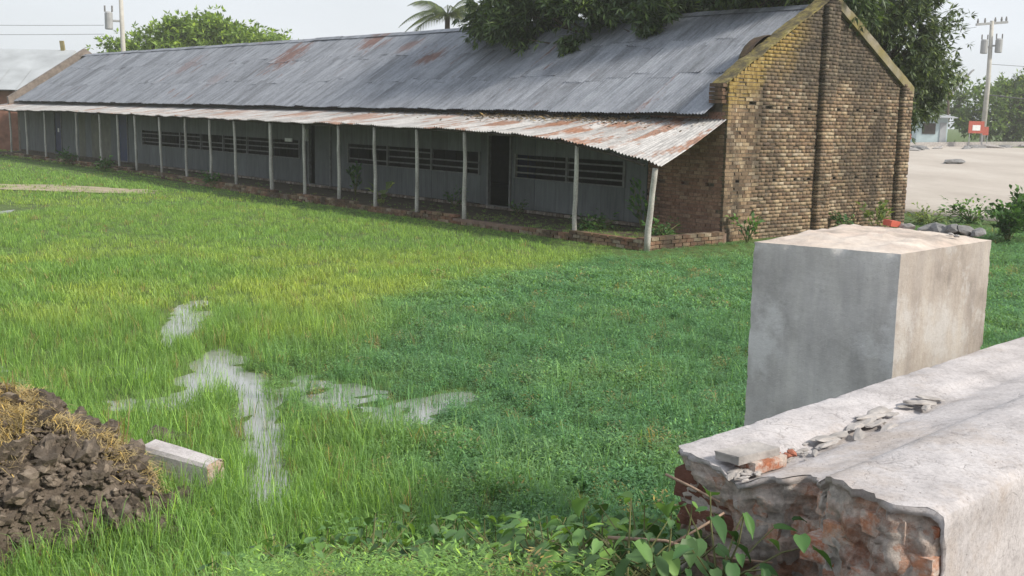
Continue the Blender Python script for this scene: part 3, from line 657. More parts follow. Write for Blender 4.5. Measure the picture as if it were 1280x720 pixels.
# ------------------------------------------------------------------ foliage
def leaf_mesh(name, centers, dirs, ups, length, width, seg=2, droop=.0):
    """many folded leaves joined in one mesh; each leaf = 2 halves, pointed"""
    n = len(centers); c = np.asarray(centers); d = np.asarray(dirs); u = np.asarray(ups); s = np.cross(d, u); s /= (np.linalg.norm(s, axis=1, keepdims=True)+1e-9)
    le = np.asarray(length).reshape(-1, 1)*np.ones((n, 1)); wi = np.asarray(width).reshape(-1, 1)*np.ones((n, 1)); k = np.cross(s, d)
    p0 = c; p1 = c + d*le*.45 + s*wi/2 + k*wi*.12; p2 = c + d*le*.45 - s*wi/2 + k*wi*.12; p3 = c + d*le + np.array([0, 0, -1])*le*droop; pm = c + d*le*.5
    v = np.stack([p0, p1, p3, p2, pm], 1).reshape(-1, 3); b = (np.arange(n)*5)[:, None]
    t = np.concatenate([b+np.array([0, 4, 1]), b+np.array([4, 2, 1]), b+np.array([0, 3, 4]), b+np.array([4, 3, 2])])
    return fast_mesh(name, v, None, t)
def unit(a): return a/(np.linalg.norm(a, axis=-1, keepdims=True)+1e-9)
def sprigs(points, outward, k, ll, lw, rg, hang=.5):
    n = len(points); c = np.repeat(points, k, 0); o = np.repeat(unit(outward), k, 0)
    d = unit(o*.7 + rg.normal(0, .75, (n*k, 3)) + np.array([0, 0, -hang])); upv = unit(rg.normal(0, .5, (n*k, 3)) + np.array([0, 0, 1.]))
    return c + d*.02, d, upv, ll*rg.uniform(.65, 1.2, n*k), lw*rg.uniform(.7, 1.2, n*k)
def crown_points(blobs, n, rg, shell=.35, rough=.3, clump=None):
    vol = np.array([r[0]*r[1]+r[1]*r[2]+r[0]*r[2] for _, r in blobs]); cnt = (n*vol/vol.sum()).astype(int); P = []; O = []
    for (c, r), m_ in zip(blobs, cnt):
        nc = max(6, int(m_/clump)); cd = unit(rg.normal(0, 1, (nc, 3))); cr2 = rg.uniform(1-shell, 1.0, (nc, 1)) + rough*rg.normal(0, .4, (nc, 1))*.5
        cc = cd*cr2; pick = rg.integers(0, nc, m_); sz = rg.uniform(.10, .24, (nc, 1))
        p = cc[pick] + rg.normal(0, 1, (m_, 3))*sz[pick]
        P.append(np.array(c) + p*np.array(r)); O.append(unit(p + rg.normal(0, .2, p.shape)))
    return np.concatenate(P), np.concatenate(O)
def tree(name, label, base, blobs, n, mat, ll, lw, k=6, hang=.5, trunk_r=.3, seed=1, clump=40, group=None, cat='tree', keep=None):
    rg = np.random.default_rng(seed); t = thing(name, label, cat, base, group)
    P, O = crown_points(blobs, n, rg, clump=clump)
    if keep is not None: mk = keep(P); P, O = P[mk], O[mk]
    link('crown', leaf_mesh('crown', *sprigs(P, O, k, ll, lw, rg, hang)), mat, t)
    mb = MB(); bz = np.array(base, float); top = np.mean([b[0] for b in blobs], 0); fork = bz + (np.array([top[0], top[1], bz[2]]) - bz)*.35; fork[2] = bz[2] + (top[2]-bz[2])*.55
    mb.tube([bz-np.array([0, 0, .3]), bz*.6+fork*.4+np.array([.1, 0, 0]), fork], [trunk_r*1.25, trunk_r, trunk_r*.8], 9)
    for c, r in blobs:
        e = np.array(c) + np.array([0, 0, r[2]*.2]); mid = (fork+e)/2 + rg.normal(0, .2, 3); mb.tube([fork, mid, e], [trunk_r*.6, trunk_r*.35, trunk_r*.1], 6, False)
        for _ in range(5):
            e2 = np.array(c) + unit(rg.normal(0, 1, 3))*np.array(r)*.8; mb.tube([mid, (mid+e2)/2+rg.normal(0, .12, 3), e2], [trunk_r*.22, trunk_r*.13, trunk_r*.04], 5, False)
    mb.build('trunk', M['bark'], t, smooth=True); return t
# the mango over the roof, the one behind the gable, and the rest
def over_roof(P):
    rel = P - A0; gg = rel @ GV; ll_ = rel @ LV; zr = np.where(gg < GA, ZR - (GA-gg)*.641, ZR - (gg-GA)*.63)
    return (P[:, 2] > zr + .12) | (gg > 8.3) | (ll_ < -.3)
tb = lambda l, g, z: tuple(B(l, g, z))
tree('mango_tree', 'dark mango tree spreading its branches over the roof ridge', tb(8.5, 9.2, 0),
     [(tb(12.0, 3.6, 6.2), (1.2, 1.3, 1.3)), (tb(10.8, 3.1, 5.8), (1.4, 1.3, 1.2)), (tb(9.2, 2.7, 5.55), (1.4, 1.2, 1.15)), (tb(7.6, 2.8, 5.7), (1.3, 1.2, 1.05)), (tb(5.9, 3.2, 5.9), (1.3, 1.2, 1.0)), (tb(4.2, 4.4, 6.3), (1.6, 1.5, 1.1)), (tb(2.6, 4.5, 6.3), (1.7, 1.5, 1.1)), (tb(1.0, 5.0, 6.3), (1.4, 1.4, 1.1)),
      (tb(11.0, 5.4, 7.3), (1.9, 2.0, 2.0)), (tb(8.6, 5.2, 7.5), (2.6, 2.2, 2.0)), (tb(5.6, 5.6, 7.6), (2.4, 2.2, 2.0)), (tb(3, 6.6, 7.8), (2.4, 2.4, 2.0)), (tb(8, 8, 8.6), (3.6, 3, 2.4))],
     12000, M['mango'], .30, .075, 8, .55, .32, 3, 45, keep=over_roof)
tree('mango_tree', 'dense tree with drooping leaves behind the right slope of the gable', tb(4.4, 11.2, 0.1),
     [(tb(3.2, 9.4, 6.7), (1.5, 1.5, 1.4)), (tb(3.0, 10.8, 6.3), (1.5, 1.5, 1.4)), (tb(2.9, 12.0, 5.3), (1.4, 1.4, 1.4)), (tb(2.9, 12.8, 4.4), (1.15, 1.2, 1.1)), (tb(2.9, 11.8, 3.6), (1.3, 1.3, 1.0)), (tb(3.6, 11.4, 4.8), (1.9, 1.9, 1.6)), (tb(3.0, 12.2, 6.9), (.9, .9, .8)), (tb(4.2, 9.8, 7.6), (1.9, 1.9, 1.4))],
     4600, M['mango_far'], .24, .07, 7, .4, .22, 9, 26)
tree('broad_tree', 'light green broad tree beyond the left part of the roof', (-23, 87, 0),
     [((-24, 86, 6.6), (3.2, 3, 2.6)), ((-20.8, 86, 6.6), (3.3, 3, 2.3)), ((-18.3, 86, 6.2), (2.6, 2.6, 1.9)), ((-27.4, 86.5, 6.0), (2.9, 2.4, 2.3)), ((-25.5, 86, 7.2), (2.6, 2.4, 1.9)), ((-22.5, 87, 7.4), (3, 2.5, 2.1))],
     6500, M['tree_light'], .42, .19, 6, .2, .35, 5, 30)
tree('small_tree', 'hazy green round tree beside the utility pole', (47, 108, .9), [((46.0, 108, 4.2), (3.4, 3, 3.0)), ((49.2, 108, 4.4), (3.0, 2.6, 2.8)), ((43.2, 107, 3.6), (2.5, 2.4, 2.4)), ((47.6, 108, 5.6), (2.6, 2.4, 1.6))], 2000, M['tree_mid'], .5, .2, 6, .2, .25, 12, 22, 'trees at the far side of the yard')
tree('small_tree', 'pale hazy tree left of the utility pole behind the kiosk', (38.5, 112, .9), [((38.0, 112, 4.6), (3.2, 3, 3.2)), ((41.2, 112, 5.0), (2.8, 2.6, 2.6)), ((35.2, 111, 4.2), (2.6, 2.6, 2.8)), ((39.2, 112, 6.6), (2.2, 2.0, 1.6))], 1900, M['tree_mid'], .5, .2, 6, .2, .25, 13, 22, 'trees at the far side of the yard')
tree('small_tree', 'low hazy bush at the far right edge of the yard', (56.5, 122, .9), [((55.5, 122, 3.0), (2.6, 2.4, 1.6)), ((60.0, 122, 2.8), (2.6, 2.4, 1.4))], 800, M['tree_light'], .5, .2, 6, .2, .15, 14, 22, 'trees at the far side of the yard')
tree('far_tree', 'low dark tree line behind the left building end', (-60, 140, 0), [((-62, 140, 4), (5, 4, 3)), ((-54, 141, 4.2), (5, 4, 3)), ((-46, 142, 3.6), (5, 4, 3))], 900, M['tree_mid'], .8, .3, 6, .2, .3, 15, 22)
# coconut palm, banana plants
def frond_plant(name, label, base, height, nf, fl, lw, mat, trunk_r, seed, cat, strips=26, sag=.9, up0=.9, group=None):
    rg = np.random.default_rng(seed); t = thing(name, label, cat, base, group); b = np.array(base, float); top = b + np.array([rg.uniform(-.3, .3), 0, height])
    mb = MB(); mb.tube([b-np.array([0, 0, .2]), b*.5+top*.5+np.array([.15, 0, 0]), top], [trunk_r*1.2, trunk_r, trunk_r*.8], 8); mb.build('trunk', M['bark'], t, smooth=True)
    for f in range(nf):
        a = 2*pi*f/nf + rg.uniform(-.25, .25); ue = up0*rg.uniform(.2, 1.2); d = np.array([cos(a), sin(a), 0]); L_ = fl*rg.uniform(.85, 1.1); side = np.array([-sin(a), cos(a), 0])
        s = np.linspace(0, 1, strips); pts = top + d*(s*L_*.85)[:, None] + np.array([0, 0, 1])*((s*ue - sag*s*s)*L_*.8)[:, None]
        mb = MB(); mb.tube(pts[::4], [.03*(1-.8*i/len(pts[::4])) for i in range(len(pts[::4]))], 4, False)
        for i in range(2, strips):
            lf = lw*sin(pi*min(1, .15+.85*s[i]))*(1.05-.5*s[i])
            for sg in (-1, 1):
                e = pts[i] + (side*sg*.75 + d*.45 + np.array([0, 0, -.55]))*lf; w = d*.035*fl/2.5
                mb.add([pts[i]-w, pts[i]+w, e], [(0, 1, 2)])
        mb.build('frond', mat, t)
frond_plant('coconut_palm', 'coconut palm with drooping fronds beyond the roof ridge', (-3.9, 60, 0), 7.7, 17, 2.9, 1.0, M['palm'], .16, 4, 'palm')
frond_plant('banana_plant', 'banana plant with upright leaves poking above the hazy trees', (37.4, 100, .95), 5.0, 7, 2.3, .9, M['vine_pale'], .12, 6, 'plant', 30, .5, 1.7)

# ------------------------------------------------------------------ left neighbours
nbld = thing('neighbour_house', 'brick house with pale tin roof beyond the far left gable', 'house', (-38, 76, 0))
mb = MB(); mb.hexa([(-48, 73, -.3), (-29.6, 73, -.3), (-29.6, 82, -.3), (-48, 82, -.3), (-48, 73, 3.7), (-29.6, 73, 3.7), (-29.6, 82, 3.7), (-48, 82, 3.7)]); mb.build('wall', M['neigh_brick'], nbld)
mb = MB(); mb.add([(-49, 72.3, 3.55), (-29.3, 72.3, 3.55), (-29.6, 77.5, 6.35), (-49, 77.5, 6.35), (-29.3, 83, 3.5), (-49, 83, 3.5)], [(0, 1, 2, 3), (3, 2, 4, 5), (1, 4, 2)])
nr = mb.build('roof', M['neigh_roof'], nbld)
for i in range(14):
    mb = MB(); x = -48.2+1.4*i; mb.add([(x, 72.26, 3.60), (x+1.36, 72.26, 3.60), (x+1.36, 74.9, 5.02), (x, 74.9, 5.02)], [(0, 1, 2, 3)]); mb.build('roof_sheet', M['neigh_roof'], nr)
mb = MB(); mb.hexa([(-30.5, 77.4, 6.1), (-30.25, 77.4, 6.1), (-30.25, 77.6, 6.1), (-30.5, 77.6, 6.1), (-30.6, 77.4, 6.95), (-30.35, 77.4, 6.95), (-30.35, 77.6, 6.95), (-30.6, 77.6, 6.95)]); mb.build('chimney', M['coping'], nr)
lw = MB(); lw.hexa([(-40, 66.2, -.2), (-28.6, 66.2, -.2), (-28.6, 66.5, -.2), (-40, 66.5, -.2), (-40, 66.2, 2.2), (-28.6, 66.2, 2.2), (-28.6, 66.5, 2.2), (-40, 66.5, 2.2)])
tag(lw.build('brick_wall', M['neigh_brick']), 'reddish brick yard wall at the far left end of the veranda', 'wall')

# ------------------------------------------------------------------ poles and wires
def upole(name, label, base, h, r, arm, boxes, boxw, ang):
    t = thing(name, label, 'utility pole', base, None); x, y, z = base; mb = MB(); mb.tube([(x, y, z-.3), (x+.1, y, z+h*.5), (x+.0, y, z+h)], [r*1.25, r, r*.8], 9); mb.build('shaft', M['pole'], t, smooth=True)
    ca, sa = cos(ang), sin(ang)
    if arm:
        mb = MB(); a = arm/2; zt = z+h-.35
        for s_ in (-.09, .09): pass
        mb.hexa([(x-a*ca, y-a*sa-.12, zt-.12), (x+a*ca, y+a*sa-.12, zt+.18), (x+a*ca, y+a*sa+.12, zt+.18), (x-a*ca, y-a*sa+.12, zt-.12), (x-a*ca, y-a*sa-.12, zt+.08), (x+a*ca, y+a*sa-.12, zt+.38), (x+a*ca, y+a*sa+.12, zt+.38), (x-a*ca, y-a*sa+.12, zt+.08)]); mb.build('crossarm', M['steel'], t)
        for s_ in (-.9, -.45, .2, .6, .9):
            mb = MB(); q_ = (x+a*s_*ca, y+a*s_*sa, zt+.12+.15*s_); mb.tube([q_, (q_[0], q_[1], q_[2]+.25), (q_[0], q_[1], q_[2]+.5)], [.05, .10, .05], 6); mb.build('insulator', M['wood_grey'], t)
    for bx_, bz in boxes:
        mb = MB(); mb.tube([(x+bx_, y-.3, z+bz-.6), (x+bx_, y-.3, z+bz-.55), (x+bx_, y-.3, z+bz+.5), (x+bx_, y-.3, z+bz+.6)], [boxw*.8, boxw, boxw, boxw*.7], 12); tr = mb.build('transformer', M['steel'], t)
        for s_ in (-.25, .25):
            mb = MB(); mb.tube([(x+bx_+s_, y-.3, z+bz+.58), (x+bx_+s_, y-.3, z+bz+1.0)], .06, 6); mb.build('bushing', M['wood_grey'], tr)
        mb = MB(); mb.tube([(x, y, z+bz), (x+bx_, y-.3, z+bz)], .08, 5); mb.build('bracket', M['steel'], t)
    return t
upole('utility_pole', 'pale concrete utility pole with crossarm and two transformers beyond the yard', (40.7, 100, 1.05), 10.5, .20, 2.9, [(-.62, 8.3), (.62, 8.4)], .30, .15)
upole('utility_pole', 'grey utility pole with one transformer rising beyond the left roof end', (-27.3, 80, 0), 11.5, .17, 0, [(-.75, 8.5)], .27, 0)
def wire(label, a, b, sag, r=.02):
    a = Vector(a); b = Vector(b); mb = MB(); mb.tube([a.lerp(b, i/20) - Vector((0, 0, sag*4*(i/20)*(1-i/20))) for i in range(21)], r, 4); tag(mb.build('power_line', M['wire']), label, 'power line', 'power lines')
wire('power line running right from the right pole below its transformers', (40.7, 100, 7.9), (90, 92, 8.2), .8, .018)
wire('power line running left from the right pole crossarm behind the tree', (39.4, 100, 11.0), (6, 116, 8.0), 1.0, .014)
wire('thick drooping cable hung low from the right pole', (40.7, 100, 5.3), (75, 85, 3.2), .5, .05)
wire('upper power line left of the transformer pole', (-28.5, 80, 8.2), (-75, 72, 8.3), .5, .014)
wire('lower power line left of the transformer pole', (-28.5, 80, 7.6), (-75, 72, 7.5), .5, .014)
mb = MB(); mb.tube([(37.3, 99, 5.2), (38.9, 99, 7.2), (39.1, 99, 7.35)], [.10, .09, .07], 6); 
tag(mb.build('leaning_beam', M['steel']), 'grey leaning bamboo beam sticking out above the hazy trees', 'beam')

# ------------------------------------------------------------------ far side of the yard
ki = thing('kiosk', 'small pale blue tin kiosk at the far side of the yard', 'kiosk', (35.2, 98, 1.1))
mb = MB(); mb.hexa([(33.9, 97, .9), (36.5, 97, .9), (36.5, 99.5, .9), (33.9, 99.5, .9), (33.9, 97, 3.3), (36.5, 97, 3.3), (36.5, 99.5, 3.3), (33.9, 99.5, 3.3)]); mb.build('body', M['pale_blue'], ki)
mb = MB(); mb.hexa([(33.4, 96.2, 3.2), (37.0, 96.2, 3.2), (37.0, 99.9, 3.5), (33.4, 99.9, 3.5), (33.4, 96.2, 3.27), (37.0, 96.2, 3.27), (37.0, 99.9, 3.57), (33.4, 99.9, 3.57)]); mb.build('roof', M['neigh_roof'], ki)
mb = MB(); mb.box((34.9, 96.97, 2.3), (1.1, .05, .9)); mb.build('hatch', M['wood_dark'], ki)
mb = MB(); mb.box((36.1, 96.96, 1.95), (.55, .05, 1.75)); mb.build('door', M['neigh_roof'], ki)
def signb(label, x, y, z, w, h, mats):
    t = thing('sign_board', label, 'sign', (x, y, 1)); mb = MB(); mb.box((x, y, z), (w, .06, h)); p_ = mb.build('panel', M['red'], t)
    if mats: mb = MB(); mb.box((x, y-.035, z-.05*h), (w*.5, .02, h*.45)); mb.build('panel_inset', M['white'], p_)
    for s_ in (-.4, .4): mb = MB(); mb.tube([(x+s_*w, y+.03, .7), (x+s_*w, y+.03, z+h*.4)], .04, 6); mb.build('leg', M['steel'], t)
signb('red board standing close to the right edge of the gable', 32.4, 95, 2.0, .75, 1.2, False)
signb('red board with a white middle left of the utility pole', 38.5, 96, 2.5, 1.3, 1.0, True)
signb('small red board right beside the utility pole foot', 39.7, 97, 2.2, .5, .7, False)

def rock(name, mat, seed, detail=2, rough=.35, scale=(1, 1, .7), parent=None):
    import bmesh
    bm = bmesh.new(); bmesh.ops.create_icosphere(bm, subdivisions=detail, radius=1)
    for v_ in bm.verts:
        n_ = v_.co.normalized(); a = mnoise.noise(n_*1.3+Vector((seed*5.1, 0, 0)))*rough*1.6 + mnoise.noise(n_*3.1+Vector((0, seed*3.3, 0)))*rough*.7
        c_ = mnoise.cell(n_*2.1+Vector((seed, seed, 0)))*rough*.25
        v_.co = Vector((n_.x*scale[0], n_.y*scale[1], n_.z*scale[2]))*(1+a+c_)
    me = bpy.data.meshes.new(name); bm.to_mesh(me); bm.free()
    if mat: me.materials.append(mat)
    return me
RK = [rock('stone', M['rubble'], i, 2, .3, (1, .8, .55)) for i in range(5)]; RKD = [rock('stone', M['rubble_dark'], i+9, 2, .3, (1, .8, .55)) for i in range(4)]
def put(me, name, loc, sc, rz, label=None, cat=None, group=None, parent=None, tilt=0):
    o = bpy.data.objects.new(name, me); COL.objects.link(o); o.location = loc; o.scale = sc if hasattr(sc, '__len__') else (sc,)*3; o.rotation_euler = (tilt*random.uniform(-1, 1), tilt*random.uniform(-1, 1), rz)
    if label: tag(o, label, cat, group)
    if parent is not None: o.parent = parent; o.matrix_parent_inverse = Matrix.Translation(-Vector(parent.get('_w', (0, 0, 0))))
    return o
# rubble edging along the far side of the yard: heaps of broken stone
for i in range(16):
    t = i/15; x = 29.5+30*t; y = 87+24*t
    z = float(ground_z(x, y))+.08
    put(random.choice(RK+RKD), 'rubble_stone', (x+random.uniform(-.8, .8), y+random.uniform(-1.5, 1.5), z), (random.uniform(.5, 1.4), random.uniform(.4, .8), random.uniform(.25, .5)), random.uniform(0, 3), 'broken grey stone in the rubble line across the far side of the yard', 'stone', 'rubble along the far edge of the yard', tilt=.2)
kb_ = MB(); vs = []; fs = []
for i in range(30):
    t = i/29; x = 25+60*t; y = 92+26*t; z = float(ground_z(x, y)); vs += [(x, y-.3, z-.1), (x, y+.3, z-.1), (x, y+.3, z+.42+.08*vnoise(i, 0, .7, 2)), (x, y-.3, z+.42+.08*vnoise(i, 0, .7, 2))]
for i in range(29):
    for k in range(4): fs.append((i*4+k, i*4+4+k, i*4+4+(k+1) % 4, i*4+(k+1) % 4))
kb_.add(vs, fs); tag(kb_.build('low_wall', M['rubble']), 'long low grey wall along the far edge of the yard', 'wall')
put(RKD[0], 'mud_lump', (25.6, 66.5, float(ground_z(25.6, 66.5))+.15), (.75, .5, .35), .4, 'dark lump lying alone on the pale yard', 'lump')
put(RKD[1], 'mud_lump', (31.0, 88.0, float(ground_z(31, 88))+.15), (.8, .6, .4), 1.4, 'dark lump on the yard close to the rubble line', 'lump')

# ------------------------------------------------------------------ foreground pillar
def rough_grid(name, P00, P10, P11, P01, nu, nv, amp, seed, mat, parent, nrm_, edge=True, fr=6):
    P00, P10, P11, P01 = map(np.array, (P00, P10, P11, P01)); vs = []; fs = []
    for j in range(nv+1):
        for i in range(nu+1):
            a, b = i/nu, j/nv; p = (P00*(1-a)+P10*a)*(1-b) + (P01*(1-a)+P11*a)*b
            w = 1 if not edge else min(1, 6*min(a, 1-a, b, 1-b)+.0)
            vs.append(chip(p))
    for j in range(nv):
        for i in range(nu): a = j*(nu+1)+i; fs.append((a, a+1, a+nu+2, a+nu+1))
    return link(name, fast_mesh(name, vs, fs, smooth=True), mat, parent)
def chip(p):
    v_ = Vector(p); ax_ = np.array([(pa+pc)[0]/2, (pa+pc)[1]/2, p[2]]); e = 1.
    for c_ in (pa, pb, pc, pd): e = min(e, hypot(p[0]-c_[0], p[1]-c_[1])/.06)
    et = min(1., abs(PT-p[2])/.05); edge = max(0, 1-e) + .8*max(0, 1-et); a = max(0, mnoise.noise(v_*12)-.2)*.040 + max(0, mnoise.noise(v_*37))*.010
    d = .0015*mnoise.fractal(v_*5, .8, 2., 5); q = unit(ax_-p)
    return p + q*(a*min(1, edge) + d) + np.array([.003*mnoise.noise(v_*2.3), .003*mnoise.noise(v_*2.3+Vector((9, 0, 0))), 0])
pa, pb, pc = np.array([1.31, 6.145, 0]), np.array([1.965, 5.72, 0]), np.array([2.755, 6.515, 0]); pd = pa + pc - pb + np.array([-.02, .12, 0])
PT = 2.185
pil = thing('concrete_pillar', 'square grey concrete pillar stub with rough broken top behind the slab', 'pillar', tuple((pa+pc)/2))
def wallgrid(name, a, b, z0, z1, mat, seed):
    n_ = np.cross(b-a, (0, 0, 1)); n_ = n_/np.linalg.norm(n_); return rough_grid(name, a+[0, 0, z0], b+[0, 0, z0], b+[0, 0, z1], a+[0, 0, z1], 40, 110, .008, seed, mat, pil, n_)
wallgrid('front_face', pa, pb, -.05, PT, M['concrete'], 1); wallgrid('side_face', pb, pc, -.05, PT, M['concrete_tan'], 2); wallgrid('rear_face', pc, pd, -.05, PT, M['concrete'], 3); wallgrid('rear_face', pd, pa, -.05, PT, M['concrete'], 4)
# top: uneven mortar, higher towards the back
vs = []; fs = []; N_ = 36
for j in range(N_+1):
    for i in range(N_+1):
        a, b = i/N_, j/N_; p = (pa*(1-a)+pb*a)*(1-b)+(pd*(1-a)+pc*a)*b; w = min(1, 10*min(a, 1-a, b, 1-b))
        z = PT + w*(.018 + .020*sstep(.1, .4, b)*(1-.7*sstep(.5, 1, a)) + .016*mnoise.fractal(Vector(p)*9, .8, 2., 5)); q_ = chip(np.array([p[0], p[1], PT])) if w < .02 else p; vs.append((q_[0], q_[1], float(z) if w >= .02 else float(q_[2])))
for j in range(N_):
    for i in range(N_): a = j*(N_+1)+i; fs.append((a, a+1, a+N_+2, a+N_+1))
link('top', fast_mesh('top', vs, fs, smooth=True), M['concrete_top'], pil)
def ontop(a, b): p = (pa*(1-a)+pb*a)*(1-b)+(pd*(1-a)+pc*a)*b; return p
for i, (a, b, s_, dark) in enumerate([(.60, .97, .07, 1), (.68, .96, .09, 1), (.77, .95, .085, 1), (.85, .97, .08, 1), (.93, .97, .06, 1), (.45, .95, .06, 0), (.84, .80, .02, 0), (.92, .72, .022, 0)]):
    p = ontop(a, b); put((RKD if dark else RK)[i % 4], 'rubble_stone', (p[0], p[1], PT+.035+s_*.12), (s_*.95, s_*.7, s_*.7), random.uniform(0, 3), 'broken mortar lump lying on the back of the pillar top', 'stone', 'rubble on the pillar top', tilt=.3)
p = ontop(.36, .93); mb = MB(); mb.box((0, 0, 0), (.085, .06, .035)); bo = mb.build('brick_piece', M['red']); bo.location = (p[0], p[1], PT+.06); bo.rotation_euler = (.1, .12, .6); tag(bo, 'small red brick piece on the back of the pillar top', 'brick')

# ------------------------------------------------------------------ foreground broken slab
SD = np.array([.703, .711, 0]); SN = np.array([.711, -.703, 0]); S0 = np.array([.657, 4.0, 0]); ST = 1.80
slab = thing('broken_slab', 'long white plastered masonry slab with jagged broken brick end', 'slab', tuple(S0 + np.array([0, 0, 1.3])))
PR = [(.0, -.58), (-.010, -.27), (-.004, -.19), (.0, -.15), (.014, -.118), (.04, -.102), (.10, -.099), (.18, -.106), (.25, -.118), (.275, -.135), (.30, -.150), (.34, -.152), (.37, -.140), (.40, -.122), (.44, -.112), (.52, -.100), (.60, -.082), (.65, -.060), (.69, -.028), (.72, -.004), (.75, .010), (.80, .016), (.88, .017), (.96, .014), (1.04, .009), (1.085, .002), (1.105, -.012), (1.112, -.03), (1.112, -.12), (1.112, -.26), (1.110, -.62)]
def end_t(w, z):       # how far the broken end is set back, along the slab
    base = np.interp(w, [-.02, .0, .02, .05, .15, .28, .40, .48, .55, .60, .68, .74, .80, .90, 1.0, 1.06, 1.112], [.03, .02, -.10, -.155, -.175, -.165, -.16, -.12, -.10, -.15, -.26, -.35, -.385, -.42, -.425, -.38, -.35])
    return float(base) + .022*mnoise.fractal(Vector((w*17, z*9, 2.2)), .7, 2., 5) + .022*mnoise.cell(Vector((w*16, 3, 0))) + .012*mnoise.cell(Vector((w*37, 5, 0))) + .10*max(0, (-z-.16))*(.6+mnoise.noise(Vector((w*5, z*6, 7))))
ts = np.concatenate([np.linspace(0, 1.2, 80), np.linspace(1.22, 2.2, 36), np.linspace(2.3, 5.2, 30)]); vs = []; fs = []; NP = len(PR)
# resample the profile finely
PRs = []
for (a, b), (c_, d_) in zip(PR[:-1], PR[1:]):
    n_ = max(1, int(hypot(c_-a, d_-b)/.018))
    for k in range(n_): PRs.append((a+(c_-a)*k/n_, b+(d_-b)*k/n_))
PRs.append(PR[-1]); NP = len(PRs)
for t in ts:
    for (w, z) in PRs:
        e = end_t(w, z); tt = e + t*(1 - e/5.2); top_ = z > -.155 and .005 < w < 1.1
        groove = math.exp(-((w-.32)/.06)**2); fade = 1-.75*min(1, t/2.2)
        zz = z + (groove*.035*(1-fade) if top_ else 0) + .0028*mnoise.fractal(Vector((w*11, t*10, 1)), .7, 2., 6) - .010*max(0, mnoise.noise(Vector((w*9, t*9, 8)))-.42)*(1 if top_ else 0)*3
        if top_ and w < .3: zz += .002*mnoise.noise(Vector((t*2.2, w*4, 9)))
        # gentle crown of the moulding on the raised half
        if top_ and w > .74: zz += .010*sin(pi*min(1, max(0, (w-.74)/.37)))*min(1, t)
        p = S0 + SD*tt + SN*(w + .01*mnoise.noise(Vector((t*1.7, z*4, 3)))); 
        if (w, z) in (PRs[0], PRs[-1]) and t > .25: zz = min(zz, zz + (float(ground_z(p[0], p[1]))-.08-ST-zz)*min(1, (t-.25)/.3))
        vs.append((p[0], p[1], ST+zz))
for j in range(len(ts)-1):
    for i in range(NP-1): a = j*NP+i; fs.append((a, a+1, a+NP+1, a+NP))
n_ = (len(ts)-1)*NP; vs.append(tuple(np.mean(np.array(vs[n_:]), 0)-np.array([0, 0, .4]))); cap = [(n_+i+1, n_+i, len(vs)-1) for i in range(NP-1)] + [(n_, n_+NP-1, len(vs)-1)]
body = link('body', fast_mesh('body', vs, fs, cap, smooth=True), M['plaster'], slab); body.data.set_sharp_from_angle(angle=radians(28))
# broken end: plaster lip, rough mortar core set back, courses of broken bricks in it
vs = []; fs = []; NR = 46
for j in range(NR+1):
    b = j/NR
    for i, (w, z) in enumerate(PRs):
        wb = 1.112*i/(NP-1); lip = j < 3; b2 = b**1.1
        w2 = w*(1-b2)+wb*b2; z2 = z*(1-b2) + (-.60)*b2
        e = end_t(w2, z2 if not lip else z)
        if j == 0: dp = 0.
        elif lip: dp = .006*mnoise.noise(Vector((w2*60, j*2., 5)))
        else: dp = .018 + .016*mnoise.fractal(Vector((w2*16, z2*16, 5)), .6, 2., 6) + .012*mnoise.cell(Vector((w2*21, z2*25, 1)))
        p = S0 + SD*(e + dp) + SN*w2; vs.append((p[0], p[1], ST+z2))
for j in range(NR):
    for i in range(NP-1): a = j*NP+i; fs.append((a, a+NP, a+NP+1, a+1))
bf = link('broken_face', fast_mesh('broken_face', vs, fs), M['break'], slab); bf.data.materials.append(M['plaster']); bf.data.polygons.foreach_set('material_index', np.array([1 if (k_//(NP-1)) < 3 and 4 < k_ % (NP-1) < NP-24 else 0 for k_ in range(len(fs))], np.int32))
def oriented(mb_name, mat, c, dx, dy, dz, parent, jit=.008, seed=0):
    r_ = random.Random(seed); vs = []; nu = 5
    import bmesh
    bm = bmesh.new(); bmesh.ops.create_cube(bm, size=1); bmesh.ops.subdivide_edges(bm, edges=bm.edges[:], cuts=6, use_grid_fill=True)
    for v_ in bm.verts:
        q_ = v_.co.copy(); edge = sum(abs(abs(x_)-.5) < 1e-4 for x_ in q_)
        p = np.array(c) + dx*q_.x + dy*q_.y + dz*q_.z; k_ = jit*(1 if edge == 1 else 2.2)*mnoise.noise(Vector(p)*28+Vector((seed, 0, 0))); p = p*1.0 - (dx*q_.x+dy*q_.y+dz*q_.z)*abs(k_)*6
        v_.co = Vector(p)
    me = bpy.data.meshes.new(mb_name); bm.to_mesh(me); bm.free(); return link(mb_name, me, mat, parent)
UP = np.array([0, 0, 1.])
